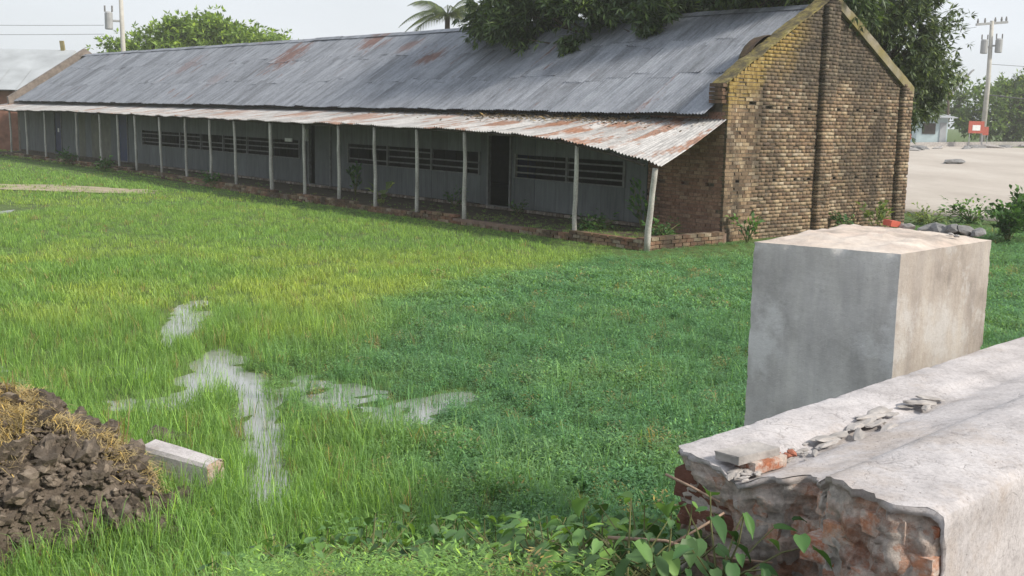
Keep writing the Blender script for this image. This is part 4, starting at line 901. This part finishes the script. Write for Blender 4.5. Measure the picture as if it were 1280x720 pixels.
# bricks showing in the broken end
rb = random.Random(12)
for (w, z, lw_, hh, out, mt) in ((.16, -.225, .24, .105, .0, 'brown_brick'), (.19, -.33, .24, .075, .0, 'brown_brick'), (.36, -.225, .12, .072, .015, 'dusty_brick'), (.40, -.31, .13, .07, .01, 'dusty_brick'),
        (.53, -.19, .15, .07, .02, 'dusty_brick'), (.56, -.275, .20, .07, .01, 'dusty_brick'), (.70, -.13, .12, .07, .01, 'dusty_brick'), (.80, -.075, .13, .068, .02, 'dusty_brick'), (.95, -.075, .14, .068, .02, 'dusty_brick'), (1.05, -.08, .09, .066, .0, 'dusty_brick'), (.84, -.16, .20, .07, .012, 'dusty_brick'), (1.02, -.165, .16, .07, .005, 'dusty_brick'), (.75, -.245, .20, .07, .0, 'dusty_brick'), (.97, -.25, .21, .07, .0, 'dusty_brick')):
    e = end_t(w, z); oriented('brick', M[mt], S0+SD*(e+.085+out+rb.uniform(-.01, .015))+SN*w+UP*(ST+z), SN*lw_+SD*rb.uniform(-.012, .012), SD*.13, UP*hh+SN*rb.uniform(-.005, .005), slab, jit=.010, seed=rb.randrange(99))
# loose rubble lying in the groove
ch = thing('brick_chunk', 'half brick with grey mortar bed lying in the groove of the slab', 'brick', tuple(S0-SD*.04+SN*.29+UP*(ST-.13)))
oriented('mortar_bed', M['rubble'], S0-SD*.045+SN*.275+UP*(ST-.088), SD*.21+SN*.03, SN*.10, UP*.03, ch, seed=11)
oriented('brick', M['dusty_brick'], S0-SD*.005+SN*.305+UP*(ST-.122), SD*.17+SN*.02, SN*.085, UP*.042, ch, seed=12)
for i in range(70):
    t = random.uniform(-.24, -.10) if i < 24 else (random.uniform(.04, .22) if i < 44 else random.uniform(.15, 1.25)); w = .315 + random.gauss(0, .035 if t < .25 else .028)
    s_ = random.uniform(.008, .022) if t < .25 else random.uniform(.012, .055); p = S0+SD*(t+.05)+SN*w
    flat = .35 if t > .25 else .6
    put(random.choice(RK), 'rubble_flake', (p[0], p[1], ST-.138+.02*max(0, min(1, t/1.5))+s_*.25), (s_*1.7, s_*.8, s_*flat), .79+random.uniform(-.5, .5), 'small mortar flake among the rubble in the slab groove', 'rubble', 'flakes in the slab groove', tilt=.18)
for i in range(5):
    p = S0+SD*(.13+random.uniform(-.05, .06))+SN*(.30+random.uniform(-.03, .03)); s_ = random.uniform(.012, .022)
    put(rock('chip', M['raw_brick'], 60+i, 1, .3, (1, .8, .6)), 'brick_chip', (p[0], p[1], ST-.13+s_*.5), s_, random.uniform(0, 3), 'small red brick chip beside the half brick on the slab', 'brick chip', 'red chips on the slab', tilt=.5)

# ------------------------------------------------------------------ mud pile, concrete piece
MC = np.array([-3.66, 7.36])
def pile_z(x, y):
    r2 = ((x-MC[0])/1.30)**2 + ((y-MC[1])/(.95+.15*sin(3*math.atan2(y-MC[1], x-MC[0]))))**2
    return .88*max(0, 1-r2)**.62 + (.12*vnoise(x, y, 2.6, 61)+.07*vnoise(x, y, 7, 62)+.04*vnoise(x, y, 15, 63))*(1 if r2 < 1 else 0)
mud = thing('mud_pile', 'heap of wet brown clay clods with dry grass at the left edge', 'mud heap', (MC[0], MC[1], 0))
vs = []; fs = []; n_ = 70; xs = np.linspace(-5.2, -2.3, n_); ys = np.linspace(6.1, 8.6, n_)
for y in ys:
    for x in xs: vs.append((x, y, -.03 + pile_z(x, y)))
for j in range(n_-1):
    for i in range(n_-1): a = j*n_+i; fs.append((a, a+1, a+n_+1, a+n_))
link('mound', fast_mesh('mound', vs, fs), M['clod'], mud)
CL = [rock('clod', M['clod'], 100+i, 3, .38, (1, .78, .62)) for i in range(9)]
for me in CL: me.polygons.foreach_set('use_smooth', [True]*len(me.polygons)); me.set_sharp_from_angle(angle=radians(22))
k = 0
while k < 290:
    x = random.uniform(-3.75, -2.36); y = random.uniform(6.2, 8.2); z = pile_z(x, y)
    if z < .04: continue
    if y > 7.6 and random.random() < .35: continue
    s_ = random.choice((.025, .035, .04, .05, .06, .075, .105)); 
    put(random.choice(CL), 'clod', (x, y, z+s_*.05), (s_*random.uniform(.9, 1.5), s_, s_*random.uniform(.7, 1.2)), random.uniform(0, 6), parent=mud, tilt=.9); k += 1
for (x, y, s_, lab) in ((-2.36, 7.62, .17, 'small mound of clay with roots right of the mud heap'), (-2.30, 7.15, .12, 'low clay lump below the small root mound'), (-2.88, 9.25, .15, 'dark clay lump behind the broken concrete piece')):
    put(rock('clay_lump', M['clod'], int(x*-100), 3, .5, (1, .8, .7)), 'clay_lump', (x, y, .05), (s_*1.2, s_, s_), random.uniform(0, 3), lab, 'clay lump')
# dry grass and roots hanging on the heap
def strands(n, area, zf, ln, lw, rg, lean=.8, upb=.3):
    V = []; T = []; b = 0
    for i in range(n):
        x, y = area(rg); z = zf(x, y); a = rg.uniform(0, 6.28); d = np.array([cos(a)*lean, sin(a)*lean, upb*rg.uniform(-.6, 1.2)]); l_ = ln*rg.uniform(.5, 1.3); s_ = np.array([-sin(a), cos(a), 0])*lw
        p0 = np.array([x, y, z]); p1 = p0+d*l_*.5+np.array([0, 0, l_*.08]); p2 = p0+d*l_-np.array([0, 0, l_*.12]); V += [p0-s_, p0+s_, p1-s_*.8, p1+s_*.8, p2]; T += [(b, b+1, b+3), (b, b+3, b+2), (b+2, b+3, b+4)]; b += 5
    return fast_mesh('dry_grass', V, None, T)
rg = np.random.default_rng(5)
spots = [(-3.30, 7.0, .10, .12), (-3.38, 7.2, .10, .10), (-3.34, 7.1, .08, .14), (-3.36, 7.45, .12, .10), (-3.42, 7.35, .14, .12), (-3.32, 7.6, .12, .1), (-3.0, 7.35, .22, .07), (-2.75, 7.35, .16, .06), (-2.62, 7.75, .12, .22), (-3.5, 7.2, .12, .08), (-2.6, 8.05, .10, .15), (-2.42, 7.55, .14, .08)]
def sarea(r_):
    s_ = spots[int(r_.integers(len(spots)))]; return s_[0]+r_.normal(0, s_[2]), s_[1]+r_.normal(0, s_[3])
cb = MB()
r_ = random.Random(4); T8 = [(1, 0, 0), (-1, 0, 0), (0, 1, 0), (0, -1, 0), (0, 0, 1), (0, 0, -1)]
for i in range(5200):
    x = r_.uniform(-3.8, -2.2); y = r_.uniform(6.2, 8.4); z = pile_z(x, y)
    if z < .02 and r_.random() < .85: continue
    a = r_.uniform(.006, .030); cb.add([(x+px_*a*r_.uniform(.6, 1.3), y+py_*a*r_.uniform(.6, 1.3), max(z, .03)+.01+pz_*a*r_.uniform(.5, 1)) for px_, py_, pz_ in T8], [(0, 2, 4), (2, 1, 4), (1, 3, 4), (3, 0, 4), (2, 0, 5), (1, 2, 5), (3, 1, 5), (0, 3, 5)])
cb.build('crumbs', M['clod'], mud, kind='stuff')
link('dry_grass', strands(6000, sarea, lambda x, y: pile_z(x, y)+.035, .16, .0028, rg), M['straw'], mud, kind='stuff')
cp = thing('concrete_piece', 'broken white plastered wedge lying in the wet grass by the mud heap', 'concrete piece', (-2.55, 8.65, 0))
fd = unit(np.array([.66, -.28, 0])); fn = np.array([-fd[1], fd[0], 0]); fc = np.array([-2.74, 8.42, .03])
rgp = [(0.0, .27, .12, .30), (.25, .245, .115, .26), (.5, .215, .105, .215), (.60, .20, .10, .19)]
vs = []; fs = []
for (t, hh, hw, _) in rgp:
    c_ = fc + fd*t; 
    for (a, z) in ((-1, -.05), (-1, hh*.85), (-.85, hh*.97), (.4, hh*1.02), (1, hh*.86), (1, -.05)): vs.append(c_ + fn*a*hw + UP*z)
for j in range(3):
    for i in range(5): a = j*6+i; fs.append((a, a+6, a+7, a+1))
fs.append((0, 1, 2, 3, 4, 5)); mb = MB(); mb.add(vs, fs); mb.build('body', M['plaster'], cp)
vs = []; fs = []
for j in range(9):
    for i in range(9):
        a, b = i/8*2-1, j/8; hh = .205*(1.0-.10*abs(a)**3); p = fc+fd*(.60+.03*mnoise.fractal(Vector((a*3, b*4, 3)), 1., 2., 4)-(.01 if j in (0, 8) else 0))+fn*a*.10+UP*(-.04+(hh+.04)*b); vs.append(p)
for j in range(8):
    for i in range(8): a = j*9+i; fs.append((a, a+9, a+10, a+1))
link('broken_face', fast_mesh('broken_face', vs, fs), M['break'], cp)

# ------------------------------------------------------------------ grass (uncountable)
def blade_clump(name, n, h, spread, w, lean, seed, kind='blade'):
    r_ = np.random.default_rng(seed); V = []; Q = []; T = []; b = 0
    for i in range(n):
        a = r_.uniform(0, 2*pi); rr = spread*sqrt(r_.uniform(0, 1)); base = np.array([rr*cos(a), rr*sin(a), 0]); a2 = r_.uniform(0, 2*pi); hh = h*r_.uniform(.45, 1.15); ln = lean*r_.uniform(.1, 1)*hh
        d = np.array([cos(a2), sin(a2), 0]); s_ = np.array([-sin(a2), cos(a2), 0]) if r_.random() < .5 else np.array([cos(a2+.9), sin(a2+.9), 0]); ww = w*r_.uniform(.7, 1.3)
        if kind == 'blade':
            p = [base, base+d*ln*.25+UP*hh*.5, base+d*ln*.75+UP*hh*.88, base+d*ln*1.5+UP*hh*(1.0-.2*ln/hh)]; wd = [1, .85, .5]
            for k_ in range(3): V += [p[k_]-s_*ww*wd[k_]/2, p[k_]+s_*ww*wd[k_]/2]
            V.append(p[3]); Q += [(b, b+1, b+3, b+2), (b+2, b+3, b+5, b+4)]; T.append((b+4, b+5, b+6)); b += 7
        else:                       # leafy weed: little lance leaves along a stem
            for k_ in range(5):
                t = (k_+1)/5; c = base + d*ln*t*t + UP*hh*t; a3 = a2 + k_*2.4+r_.uniform(-.5, .5); e = np.array([cos(a3), sin(a3), r_.uniform(-.1, .7)]); sd = np.array([-sin(a3), cos(a3), 0]); ll_ = w*r_.uniform(3.5, 6.5)
                V += [c, c+e*ll_*.45+sd*w*.8, c+e*ll_, c+e*ll_*.45-sd*w*.8]; Q.append((b, b+1, b+2, b+3)); b += 4
    me = fast_mesh(name, V, Q, T); me.materials.append(M['grass']); return bpy.data.objects.new(name, me)
gcol = bpy.data.collections.new('grass_clumps')
defs = [('c0', 16, .26, .09, .007, .55, 'blade'), ('c1', 12, .34, .08, .008, .7, 'blade'), ('c2', 18, .20, .10, .007, .9, 'blade'), ('c3', 14, .20, .11, .0095, .6, 'weed'), ('c4', 15, .15, .12, .009, .9, 'weed'),
        ('c5', 6, .24, .12, .006, .25, 'blade'), ('c6', 14, .20, .17, .0125, .7, 'blade'), ('c7', 14, .17, .18, .014, .6, 'weed'), ('c8', 13, .18, .24, .022, .7, 'blade')]
for i, d in enumerate(defs): gcol.objects.link(blade_clump(d[0], d[1], d[2], d[3], d[4], d[5], 70+i, d[6]))
def inshed(x, y):
    s = (x-A0[0])*GV[0]+(y-A0[1])*GV[1]; l_ = (x-A0[0])*LV[0]+(y-A0[1])*LV[1]
    gpl = -2.72+.87*sstep(14, 32, l_); k_ = (l_ > -.25) & (l_ < LEN+.3) & (s > gpl-.10) & (s < GW); ver = (s > gpl+.12) & (s < -.12) & (l_ > .05) & (rng.random(len(x)) < np.clip(.9-.085*l_, .12, 1)); return k_ & ~ver
def field_pts(rho, d0, d1):
    N = 0; out = []
    x0, x1 = -46, 46; 
    A_ = (x1-x0)*(d1-3.5); n = int(rho*A_); x = rng.uniform(x0, x1, n); y = rng.uniform(3.5, d1, n); d = np.hypot(x, y)
    m_ = (d >= d0) & (d < d1) & (x > -.56*y-1.8) & (x < .56*y+1.8); return x[m_], y[m_]
XS = []; 
for rho, a, b, far in ((260, 0, 10.5, 0), (190, 10.5, 16, 0), (105, 16, 23, 1), (56, 23, 34, 1), (28, 34, 50, 2), (14, 50, 75, 2)):
    x, y = field_pts(rho, a, b); XS.append(np.stack([x, y, np.full(len(x), far)], 1))
XS = np.concatenate(XS); x, y, far = XS[:, 0], XS[:, 1], XS[:, 2]
ok = ~inshed(x, y) & (yard_s(x, y) < 11.3)
pe = ((x+16.2)/4.2)**2 + ((y-37.8+.2*(x+16.2))/1.3)**2; ok &= ~((pe < 1.0) & (rng.random(len(x)) < .62))
pz = np.array([pile_z(a, b) if (-5.3 < a < -2.2 and 6.1 < b < 8.7) else 0 for a, b in zip(x, y)]); ok &= ~((pz > .06) & (rng.random(len(x)) < .985))
# keep clear of the pillar and the slab
rel = np.stack([x-S0[0], y-S0[1]], 1); tw = rel @ SN[:2]; tt = rel @ SD[:2]; ok &= ~((tw > -.05) & (tw < 1.2) & (tt > -.45) & (tt < 5.3))
relp = np.stack([x-pb[0], y-pb[1]], 1); M2 = np.linalg.inv(np.stack([(pa-pb)[:2], (pc-pb)[:2]], 1)); uv = relp @ M2.T; ok &= ~((uv[:, 0] > -.03) & (uv[:, 0] < 1.03) & (uv[:, 1] > -.03) & (uv[:, 1] < 1.03))
relf = np.stack([x-fc[0], y-fc[1]], 1); tf = relf @ fd[:2]; wf = relf @ fn[:2]; ok &= ~((tf > 0) & (tf < .66) & (np.abs(wf) < .15))
rz_ = ramp_z(x, y); ok &= ~((rz_ > .02) & (x > -1.25) & (rng.random(len(x)) < .40+.35*sstep(.05, .30, rz_)*sstep(-1.3, -.6, x)))
x, y, far, pz = x[ok], y[ok], far[ok], pz[ok]
n1 = vnoise_arr(x, y, .35, 71); n2 = vnoise_arr(x, y, 1.1, 72); wt = wet(x, y); n3 = vnoise_arr(x, y, 3.0, 73)
# kinds of growth: leafy weeds on the right, grass on the left, sparse upright blades in the water
edge = -1.9 + .10*(y-13) + .9*n1 + .5*n2 + np.where(y > 18, (y-18)*.55, 0) - np.where(y < 12, (12-y)*-.45, 0)
weed = sstep(-1.2, 1.2, x-edge)
keepw = rng.random(len(x)) < np.clip(1.06-1.05*wt**.9+.6*n3, np.where(wt > .56, .22, .45), 1)
x, y, far, n1, n2, n3, wt, weed, pz = [a[keepw] for a in (x, y, far, n1, n2, n3, wt, weed, pz)]
u_ = rng.random(len(x)); isw = rng.random(len(x)) < weed*.8
idx_ = np.where(isw, np.where(far == 0, np.where(u_ < .5, 3, 4), np.where(far == 1, 7, 7)), np.where(far == 0, np.where(u_ < .4, 0, np.where(u_ < .65, 1, 2)), np.where(far == 1, 6, 8)))
idx_ = np.where((ramp_z(x, y) > .08) & (x > -1.0) & (u_ < .85), np.where(u_ < .5, 3, 4), idx_); idx_ = np.where((wt > .33) & (far == 0), 5, idx_).astype(np.int32)
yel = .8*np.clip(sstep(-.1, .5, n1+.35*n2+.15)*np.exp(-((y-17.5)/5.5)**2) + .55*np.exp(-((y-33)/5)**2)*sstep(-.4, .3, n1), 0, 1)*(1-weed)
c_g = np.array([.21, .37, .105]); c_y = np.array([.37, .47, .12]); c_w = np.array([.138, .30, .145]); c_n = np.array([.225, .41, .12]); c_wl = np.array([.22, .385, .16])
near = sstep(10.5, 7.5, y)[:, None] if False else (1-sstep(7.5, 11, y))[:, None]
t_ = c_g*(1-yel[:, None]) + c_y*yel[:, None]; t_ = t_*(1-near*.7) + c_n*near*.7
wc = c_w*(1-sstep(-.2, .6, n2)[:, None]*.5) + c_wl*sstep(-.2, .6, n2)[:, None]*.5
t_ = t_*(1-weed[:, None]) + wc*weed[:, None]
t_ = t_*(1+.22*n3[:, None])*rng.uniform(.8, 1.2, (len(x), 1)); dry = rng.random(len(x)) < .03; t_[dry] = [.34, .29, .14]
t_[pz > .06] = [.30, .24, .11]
zz = ground_z(x, y) - .015 + pz; zz = np.where((yard_s(x, y) > -2.6) & (yard_s(x, y) < 0) & ((x-A0[0])*LV[0]+(y-A0[1])*LV[1] > 0), .10, zz)
gs = .78*rng.uniform(.6, 1.15, len(x))*(1+.28*n2+.22*n3); gs *= np.where(y > 20, .85, 1.); gs *= (1-.25*yel); gs *= 1-.35*np.clip(wt*1.3, 0, 1)*(idx_ != 5)
gs = np.where(ramp_z(x, y) > .1, gs*.75, gs)
def scatter(name, P, rot, scl, idx__, tint, coll, **props):
    me = bpy.data.meshes.new(name); me.vertices.add(len(P)); me.vertices.foreach_set('co', np.asarray(P, np.float32).ravel())
    for nm, ty, arr in (('rot', 'FLOAT_VECTOR', rot), ('scl', 'FLOAT_VECTOR', scl), ('tint', 'FLOAT_VECTOR', tint)):
        at = me.attributes.new(nm, ty, 'POINT'); at.data.foreach_set('vector', np.asarray(arr, np.float32).ravel())
    at = me.attributes.new('idx', 'INT', 'POINT'); at.data.foreach_set('value', np.asarray(idx__, np.int32))
    o = link(name, me, None, None, **props)
    ng_ = bpy.data.node_groups.new(name, 'GeometryNodeTree'); ng_.interface.new_socket('Geometry', in_out='INPUT', socket_type='NodeSocketGeometry'); ng_.interface.new_socket('Geometry', in_out='OUTPUT', socket_type='NodeSocketGeometry')
    N = ng_.nodes.new; gi = N('NodeGroupInput'); go = N('NodeGroupOutput'); ip = N('GeometryNodeInstanceOnPoints'); ci = N('GeometryNodeCollectionInfo')
    ci.inputs['Collection'].default_value = coll; ci.inputs['Separate Children'].default_value = True; ci.inputs['Reset Children'].default_value = True
    ip.inputs['Pick Instance'].default_value = True
    def na(nm, dt): k_ = N('GeometryNodeInputNamedAttribute'); k_.data_type = dt; k_.inputs['Name'].default_value = nm; return k_.outputs['Attribute']
    lk = ng_.links.new; lk(gi.outputs[0], ip.inputs['Points']); lk(ci.outputs[0], ip.inputs['Instance']); lk(na('idx', 'INT'), ip.inputs['Instance Index']); lk(na('rot', 'FLOAT_VECTOR'), ip.inputs['Rotation']); lk(na('scl', 'FLOAT_VECTOR'), ip.inputs['Scale']); lk(ip.outputs[0], go.inputs[0])
    md = o.modifiers.new('scatter', 'NODES'); md.node_group = ng_; return o
l_ = (x-A0[0])*LV[0]+(y-A0[1])*LV[1]; s__ = (x-A0[0])*GV[0]+(y-A0[1])*GV[1]; gs *= np.where((l_ > -2.0) & (s__ > -4.2), .55, 1.)
rot = np.stack([rng.normal(0, .10, len(x)), rng.normal(0, .10, len(x)), rng.uniform(0, 6.28, len(x))], 1)
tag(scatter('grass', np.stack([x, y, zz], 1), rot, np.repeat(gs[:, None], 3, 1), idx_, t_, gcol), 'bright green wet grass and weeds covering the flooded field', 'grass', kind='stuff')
print('grass clumps', len(x))

# ------------------------------------------------------------------ weeds near the building
def plant(name, label, base, h, r, n, ll, lw, mat, seed, group=None, stems=5):
    rg = np.random.default_rng(seed); t = thing(name, label, 'plant', base, group); b = np.array(base, float); mb = MB(); P = []
    for i in range(stems):
        a = rg.uniform(0, 6.28); e = b + np.array([cos(a)*r*rg.uniform(.2, .9), sin(a)*r*rg.uniform(.2, .9), h*rg.uniform(.6, 1.)]); mid = (b+e)/2+np.array([0, 0, h*.12]); mb.tube([b, mid, e], [.014, .010, .005], 5, False)
        for _ in range(n//stems):
            s_ = rg.uniform(.25, 1); q_ = b*(1-s_)**2+2*mid*s_*(1-s_)+e*s_*s_; P.append(q_+rg.normal(0, r*.13, 3))
    mb.build('stem', M['stem'], t); P = np.array(P); P[:, 2] = np.maximum(P[:, 2], b[2]+.03); d = unit(P-b+rg.normal(0, .35*r, P.shape)); d[:, 2] = d[:, 2]*.5+.1; d = unit(d); upv = unit(rg.normal(0, .3, P.shape)+np.array([0, 0, 1.]))
    link('foliage', leaf_mesh('foliage', P, d, upv, ll*rg.uniform(.6, 1.2, len(P)), lw*rg.uniform(.7, 1.2, len(P)), droop=.25), mat, t); return t
plant('weed_plant', 'leafy weed growing at the left foot of the gable wall', tb(-.45, .45, 0), .65, .40, 70, .20, .10, M['vine'], 1)
plant('weed_plant', 'dark weed at the gable foot right of the middle pilaster', tb(-.4, 4.45, .02), .55, .45, 90, .17, .09, M['vine_dark'], 2)
plant('weed_plant', 'pale broad leaved weed at the right half of the gable foot', tb(-.5, 5.6, .02), .75, .55, 70, .24, .12, M['vine_pale'], 3)
plant('weed_plant', 'dark shrub inside the veranda behind the last leaning post', tb(1.9, -.55, .1), 1.15, .42, 130, .20, .08, M['vine_dark'], 4)
plant('weed_plant', 'broad pale taro plant beside a veranda post near the middle', tb(10.3, -2.4, .1), .75, .35, 16, .42, .26, M['vine_pale'], 5)
plant('weed_plant', 'dark leafy weed against the wall left of the slatted middle window', tb(14.6, -.5, .1), 1.0, .4, 110, .22, .09, M['vine_dark'], 6)
plant('weed_plant', 'dark weed at the wall foot behind the middle veranda posts', tb(9.2, -.6, .1), .55, .4, 80, .17, .08, M['vine_dark'], 7)
plant('weed_plant', 'small dark weed at the plinth beside the open doorway', tb(6.5, -.5, .1), .40, .35, 60, .14, .07, M['vine_dark'], 8)
plant('weed_plant', 'dark weed on the kerb below the far doorways', tb(36.3, -2.2, .1), .55, .7, 110, .24, .11, M['vine_dark'], 9)
plant('weed_plant', 'bushy weed on the kerb left of the long window', tb(31.5, -2.3, .05), .50, .7, 110, .24, .11, M['vine_dark'], 10)
plant('weed_plant', 'weed tuft on the kerb in front of the long window', tb(20.3, -2.75, .1), .42, .5, 90, .20, .10, M['vine_dark'], 11)
plant('weed_plant', 'low weeds filling the end of the veranda by the brick bay', tb(.9, -.9, .1), .32, .75, 160, .16, .08, M['vine_dark'], 12, stems=12)
plant('weed_plant', 'low weeds between the two nearest veranda posts', tb(3.0, -1.2, .1), .30, .9, 170, .16, .08, M['vine_dark'], 13, stems=14)
plant('weed_plant', 'pale bush in the gap at the far left of the veranda', tb(50.6, -3.5, 0), 1.5, .8, 160, .3, .14, M['vine_pale'], 14, stems=9)
def gpos(x, y): return (x, y, float(ground_z(x, y)))
plant('shrub', 'dark green shrub at the right edge behind the pillar', gpos(11.75, 26.9), 1.0, .6, 520, .22, .11, M['vine_dark'], 21, stems=14)
plant('shrub', 'low mound of bright weeds beyond the right corner of the gable', gpos(13.0, 32.2), .55, 1.0, 330, .20, .09, M['vine'], 22, stems=14)
plant('shrub', 'yellow green weeds on the strip beside the yard edge', gpos(11.5, 31.4), .35, .8, 240, .18, .07, M['vine_pale'], 23, stems=14)
plant('shrub', 'tall dark shrub just beyond the right frame edge shrub', gpos(12.5, 27.4), 1.25, .7, 460, .22, .11, M['vine_dark'], 24, stems=14)
# leaf litter on the veranda roof
rg = np.random.default_rng(8); P = []
for i in range(900):
    l = rg.uniform(2.5, 8.5) if i < 700 else rg.uniform(0, 14); t = abs(rg.normal(0, .14)); gf = gpost(l)-.2; P.append(B(l, .0+(gf)*(t+.06), 2.815+(zfront(l)-2.815)*(t+.06)+.02))
P = np.array(P); d = unit(np.stack([rg.normal(0, 1, len(P)), rg.normal(0, 1, len(P)), rg.normal(0, .2, len(P))], 1)); upv = unit(rg.normal(0, .3, P.shape)+np.array([0, 0, 1.]))
tag(link('leaf_litter', leaf_mesh('leaf_litter', P, d, upv, .15*rg.uniform(.6, 1.2, len(P)), .06), M['dead_leaf']), 'dry brown leaf litter lodged at the top of the veranda roof', 'leaf litter', kind='stuff')

# ------------------------------------------------------------------ broad leaved vines on the bank
def big_leaf(seed, w=1.0):
    r_ = random.Random(seed); prof = [(0, .0), (.06, .26), (.22, .44), (.42, .45), (.62, .36), (.82, .18), (1.0, 0)]; V = []; F = []
    cup = r_.uniform(.10, .28); bend = r_.uniform(.05, .3)
    for i, (t, hw) in enumerate(prof):
        z = -bend*t*t; e = r_.uniform(-.03, .03)
        V += [(t-(.10*(1-t) if i == 1 else 0), -hw*w, z+cup*hw+e), (t, -hw*w*.5, z+cup*hw*.35), (t, 0, z), (t, hw*w*.5, z+cup*hw*.35), (t-(.10*(1-t) if i == 1 else 0), hw*w, z+cup*hw-e)]
    for i in range(len(prof)-1):
        for k_ in range(4): a = i*5+k_; F.append((a, a+1, a+6, a+5))
    return fast_mesh('leaf', V, F, smooth=True)
VL = [big_leaf(i, random.uniform(.8, 1.1)) for i in range(6)]
VM = {}
def vleaf(mat, i):
    k_ = (mat, i)
    if k_ not in VM:
        me = VL[i].copy(); me.materials.append(M[mat]); VM[k_] = me
    return VM[k_]
VINE = [(-.72, 5.65), (-.45, 5.35), (-.1, 5.75), (.05, 5.25), (.25, 5.55), (.3, 4.95), (.5, 5.3), (.62, 4.85), (.60, 4.75), (.55, 4.45), (.35, 4.6), (.30, 4.05), (.05, 4.8), (-.35, 5.0), (.15, 4.35), (.45, 5.75), (.75, 5.25), (-1.0, 5.4), (.35, 3.95), (.48, 3.72), (.52, 3.5), (.2, 5.95), (-.2, 5.3), (.66, 3.35), (.25, 4.25), (.40, 3.55), (-1.2, 5.75), (-.85, 6.0), (-.5, 5.95), (-.65, 5.2), (-.15, 4.95), (.18, 4.55), (.0, 6.15), (.55, 6.15), (.85, 5.0), (.75, 4.9), (.4, 4.25), (-.3, 5.6), (-1.45, 5.5), (-1.5, 5.9), (-1.15, 6.15), (-.95, 5.7)]
wheres = ['by the left end of the vine patch', 'in the middle of the vine patch', 'close to the broken slab end']
for i, (vx, vy) in enumerate(VINE):
    b = np.array([vx, vy, float(ground_z(vx, vy))]); dk = random.choice(['vine', 'vine', 'vine_dark', 'vine'])
    lab = 'broad leaved creeper ' + ('under the broken end of the slab' if vx > .55 and vy < 4.7 else ('at the left end of the vine patch' if vx < -.25 else 'in the middle of the vine patch on the bank'))
    t = thing('creeper', lab, 'plant', tuple(b), 'creepers on the bank ' + ('under the slab' if vx > .55 and vy < 4.7 else ('left' if vx < -.25 else 'middle')))
    mb = MB()
    for k_ in range(28):
        a = random.uniform(0, 6.28); rr = random.uniform(.05, .34); hh = random.uniform(.05, .24)*(1.25-rr); e = b + np.array([cos(a)*rr, sin(a)*rr, hh]); e[2] += max(0, float(ground_z(e[0], e[1])-b[2]))*.5
        if k_ % 3 == 0: mb.tube([b, (b+e)/2+np.array([cos(a)*.04, sin(a)*.04, .04]), e], [.004, .003, .002], 4, False)
        s_ = random.choice((.035, .04, .05, .055, .065, .075, .09)); o = put(vleaf(dk, k_ % 6), 'leaf', tuple(e), (s_*random.uniform(.85, 1.25), s_*random.uniform(.55, 1.0), s_*random.uniform(.8, 1.8)), a+random.uniform(-.7, .7), parent=t); o.rotation_euler = (random.uniform(-.35, .35), random.uniform(-.15, .75), a+random.uniform(-.8, .8))
    mb.build('stem', M['stem'], t)
# fallen twigs and dry leaves
def twig(label, pts, r):
    mb = MB(); mb.tube(pts, [r, r*.9, r*.75, r*.5][:len(pts)], 6); tag(mb.build('twig', M['twig'], smooth=True), label, 'twig')
def at_slab(t, w, z): p = S0+SD*t+SN*w; return (p[0], p[1], ST+z)
twig('long pinkish twig below the broken slab end', [at_slab(-.42, -.02, -.38), at_slab(-.36, .18, -.35), at_slab(-.33, .36, -.36), at_slab(-.30, .55, -.33)], .0065)
twig('short side twig crossing the long twig under the slab', [at_slab(-.37, .20, -.36), at_slab(-.28, .26, -.30), at_slab(-.22, .31, -.25)], .005)
twig('thin dry twig stuck against the brown brick of the slab end', [at_slab(-.215, .06, -.18), at_slab(-.21, .17, -.20), at_slab(-.205, .28, -.225)], .005)
twig('bent dry stalk standing in the middle of the vine patch', [(.12, 5.0, .45), (.20, 5.0, .72), (.27, 4.98, .76), (.36, 4.95, .55)], .006)
DL = [big_leaf(40+i, .8) for i in range(3)]
for me in DL: me.materials.append(M['dead_leaf'])
for i in range(26):
    x_ = random.uniform(.05, 1.0); y_ = random.uniform(5.7, 6.6); s_ = random.uniform(.06, .16)
    o = put(DL[i % 3], 'dry_leaf', (x_, y_, float(ground_z(x_, y_))+.10+random.uniform(0, .08)), s_, random.uniform(0, 6.28), 'curled dry brown leaf on the bank behind the vines', 'leaf', 'dry leaves behind the vines', tilt=.5)
# ------------------------------------------------------------------ hazy air
hz = MB(); hz.hexa([(-345, -345, -1.2), (345, -345, -1.2), (345, 345, -1.2), (-345, 345, -1.2), (-345, -345, 13.5), (345, -345, 13.5), (345, 345, 13.5), (-345, 345, 13.5)])
hm = bpy.data.materials.new('haze'); hm.use_nodes = True; hm.node_tree.nodes.clear()
ho = hm.node_tree.nodes.new('ShaderNodeOutputMaterial'); hv = hm.node_tree.nodes.new('ShaderNodeVolumePrincipled'); hv.inputs['Color'].default_value = (.97, .985, 1, 1); hv.inputs['Density'].default_value = .0007; hv.inputs['Anisotropy'].default_value = .0
hm.node_tree.links.new(hv.outputs[0], ho.inputs['Volume'])
hz.build('haze', hm, kind='stuff')
for o in list(bpy.data.objects):
    if '_w' in o: del o['_w']
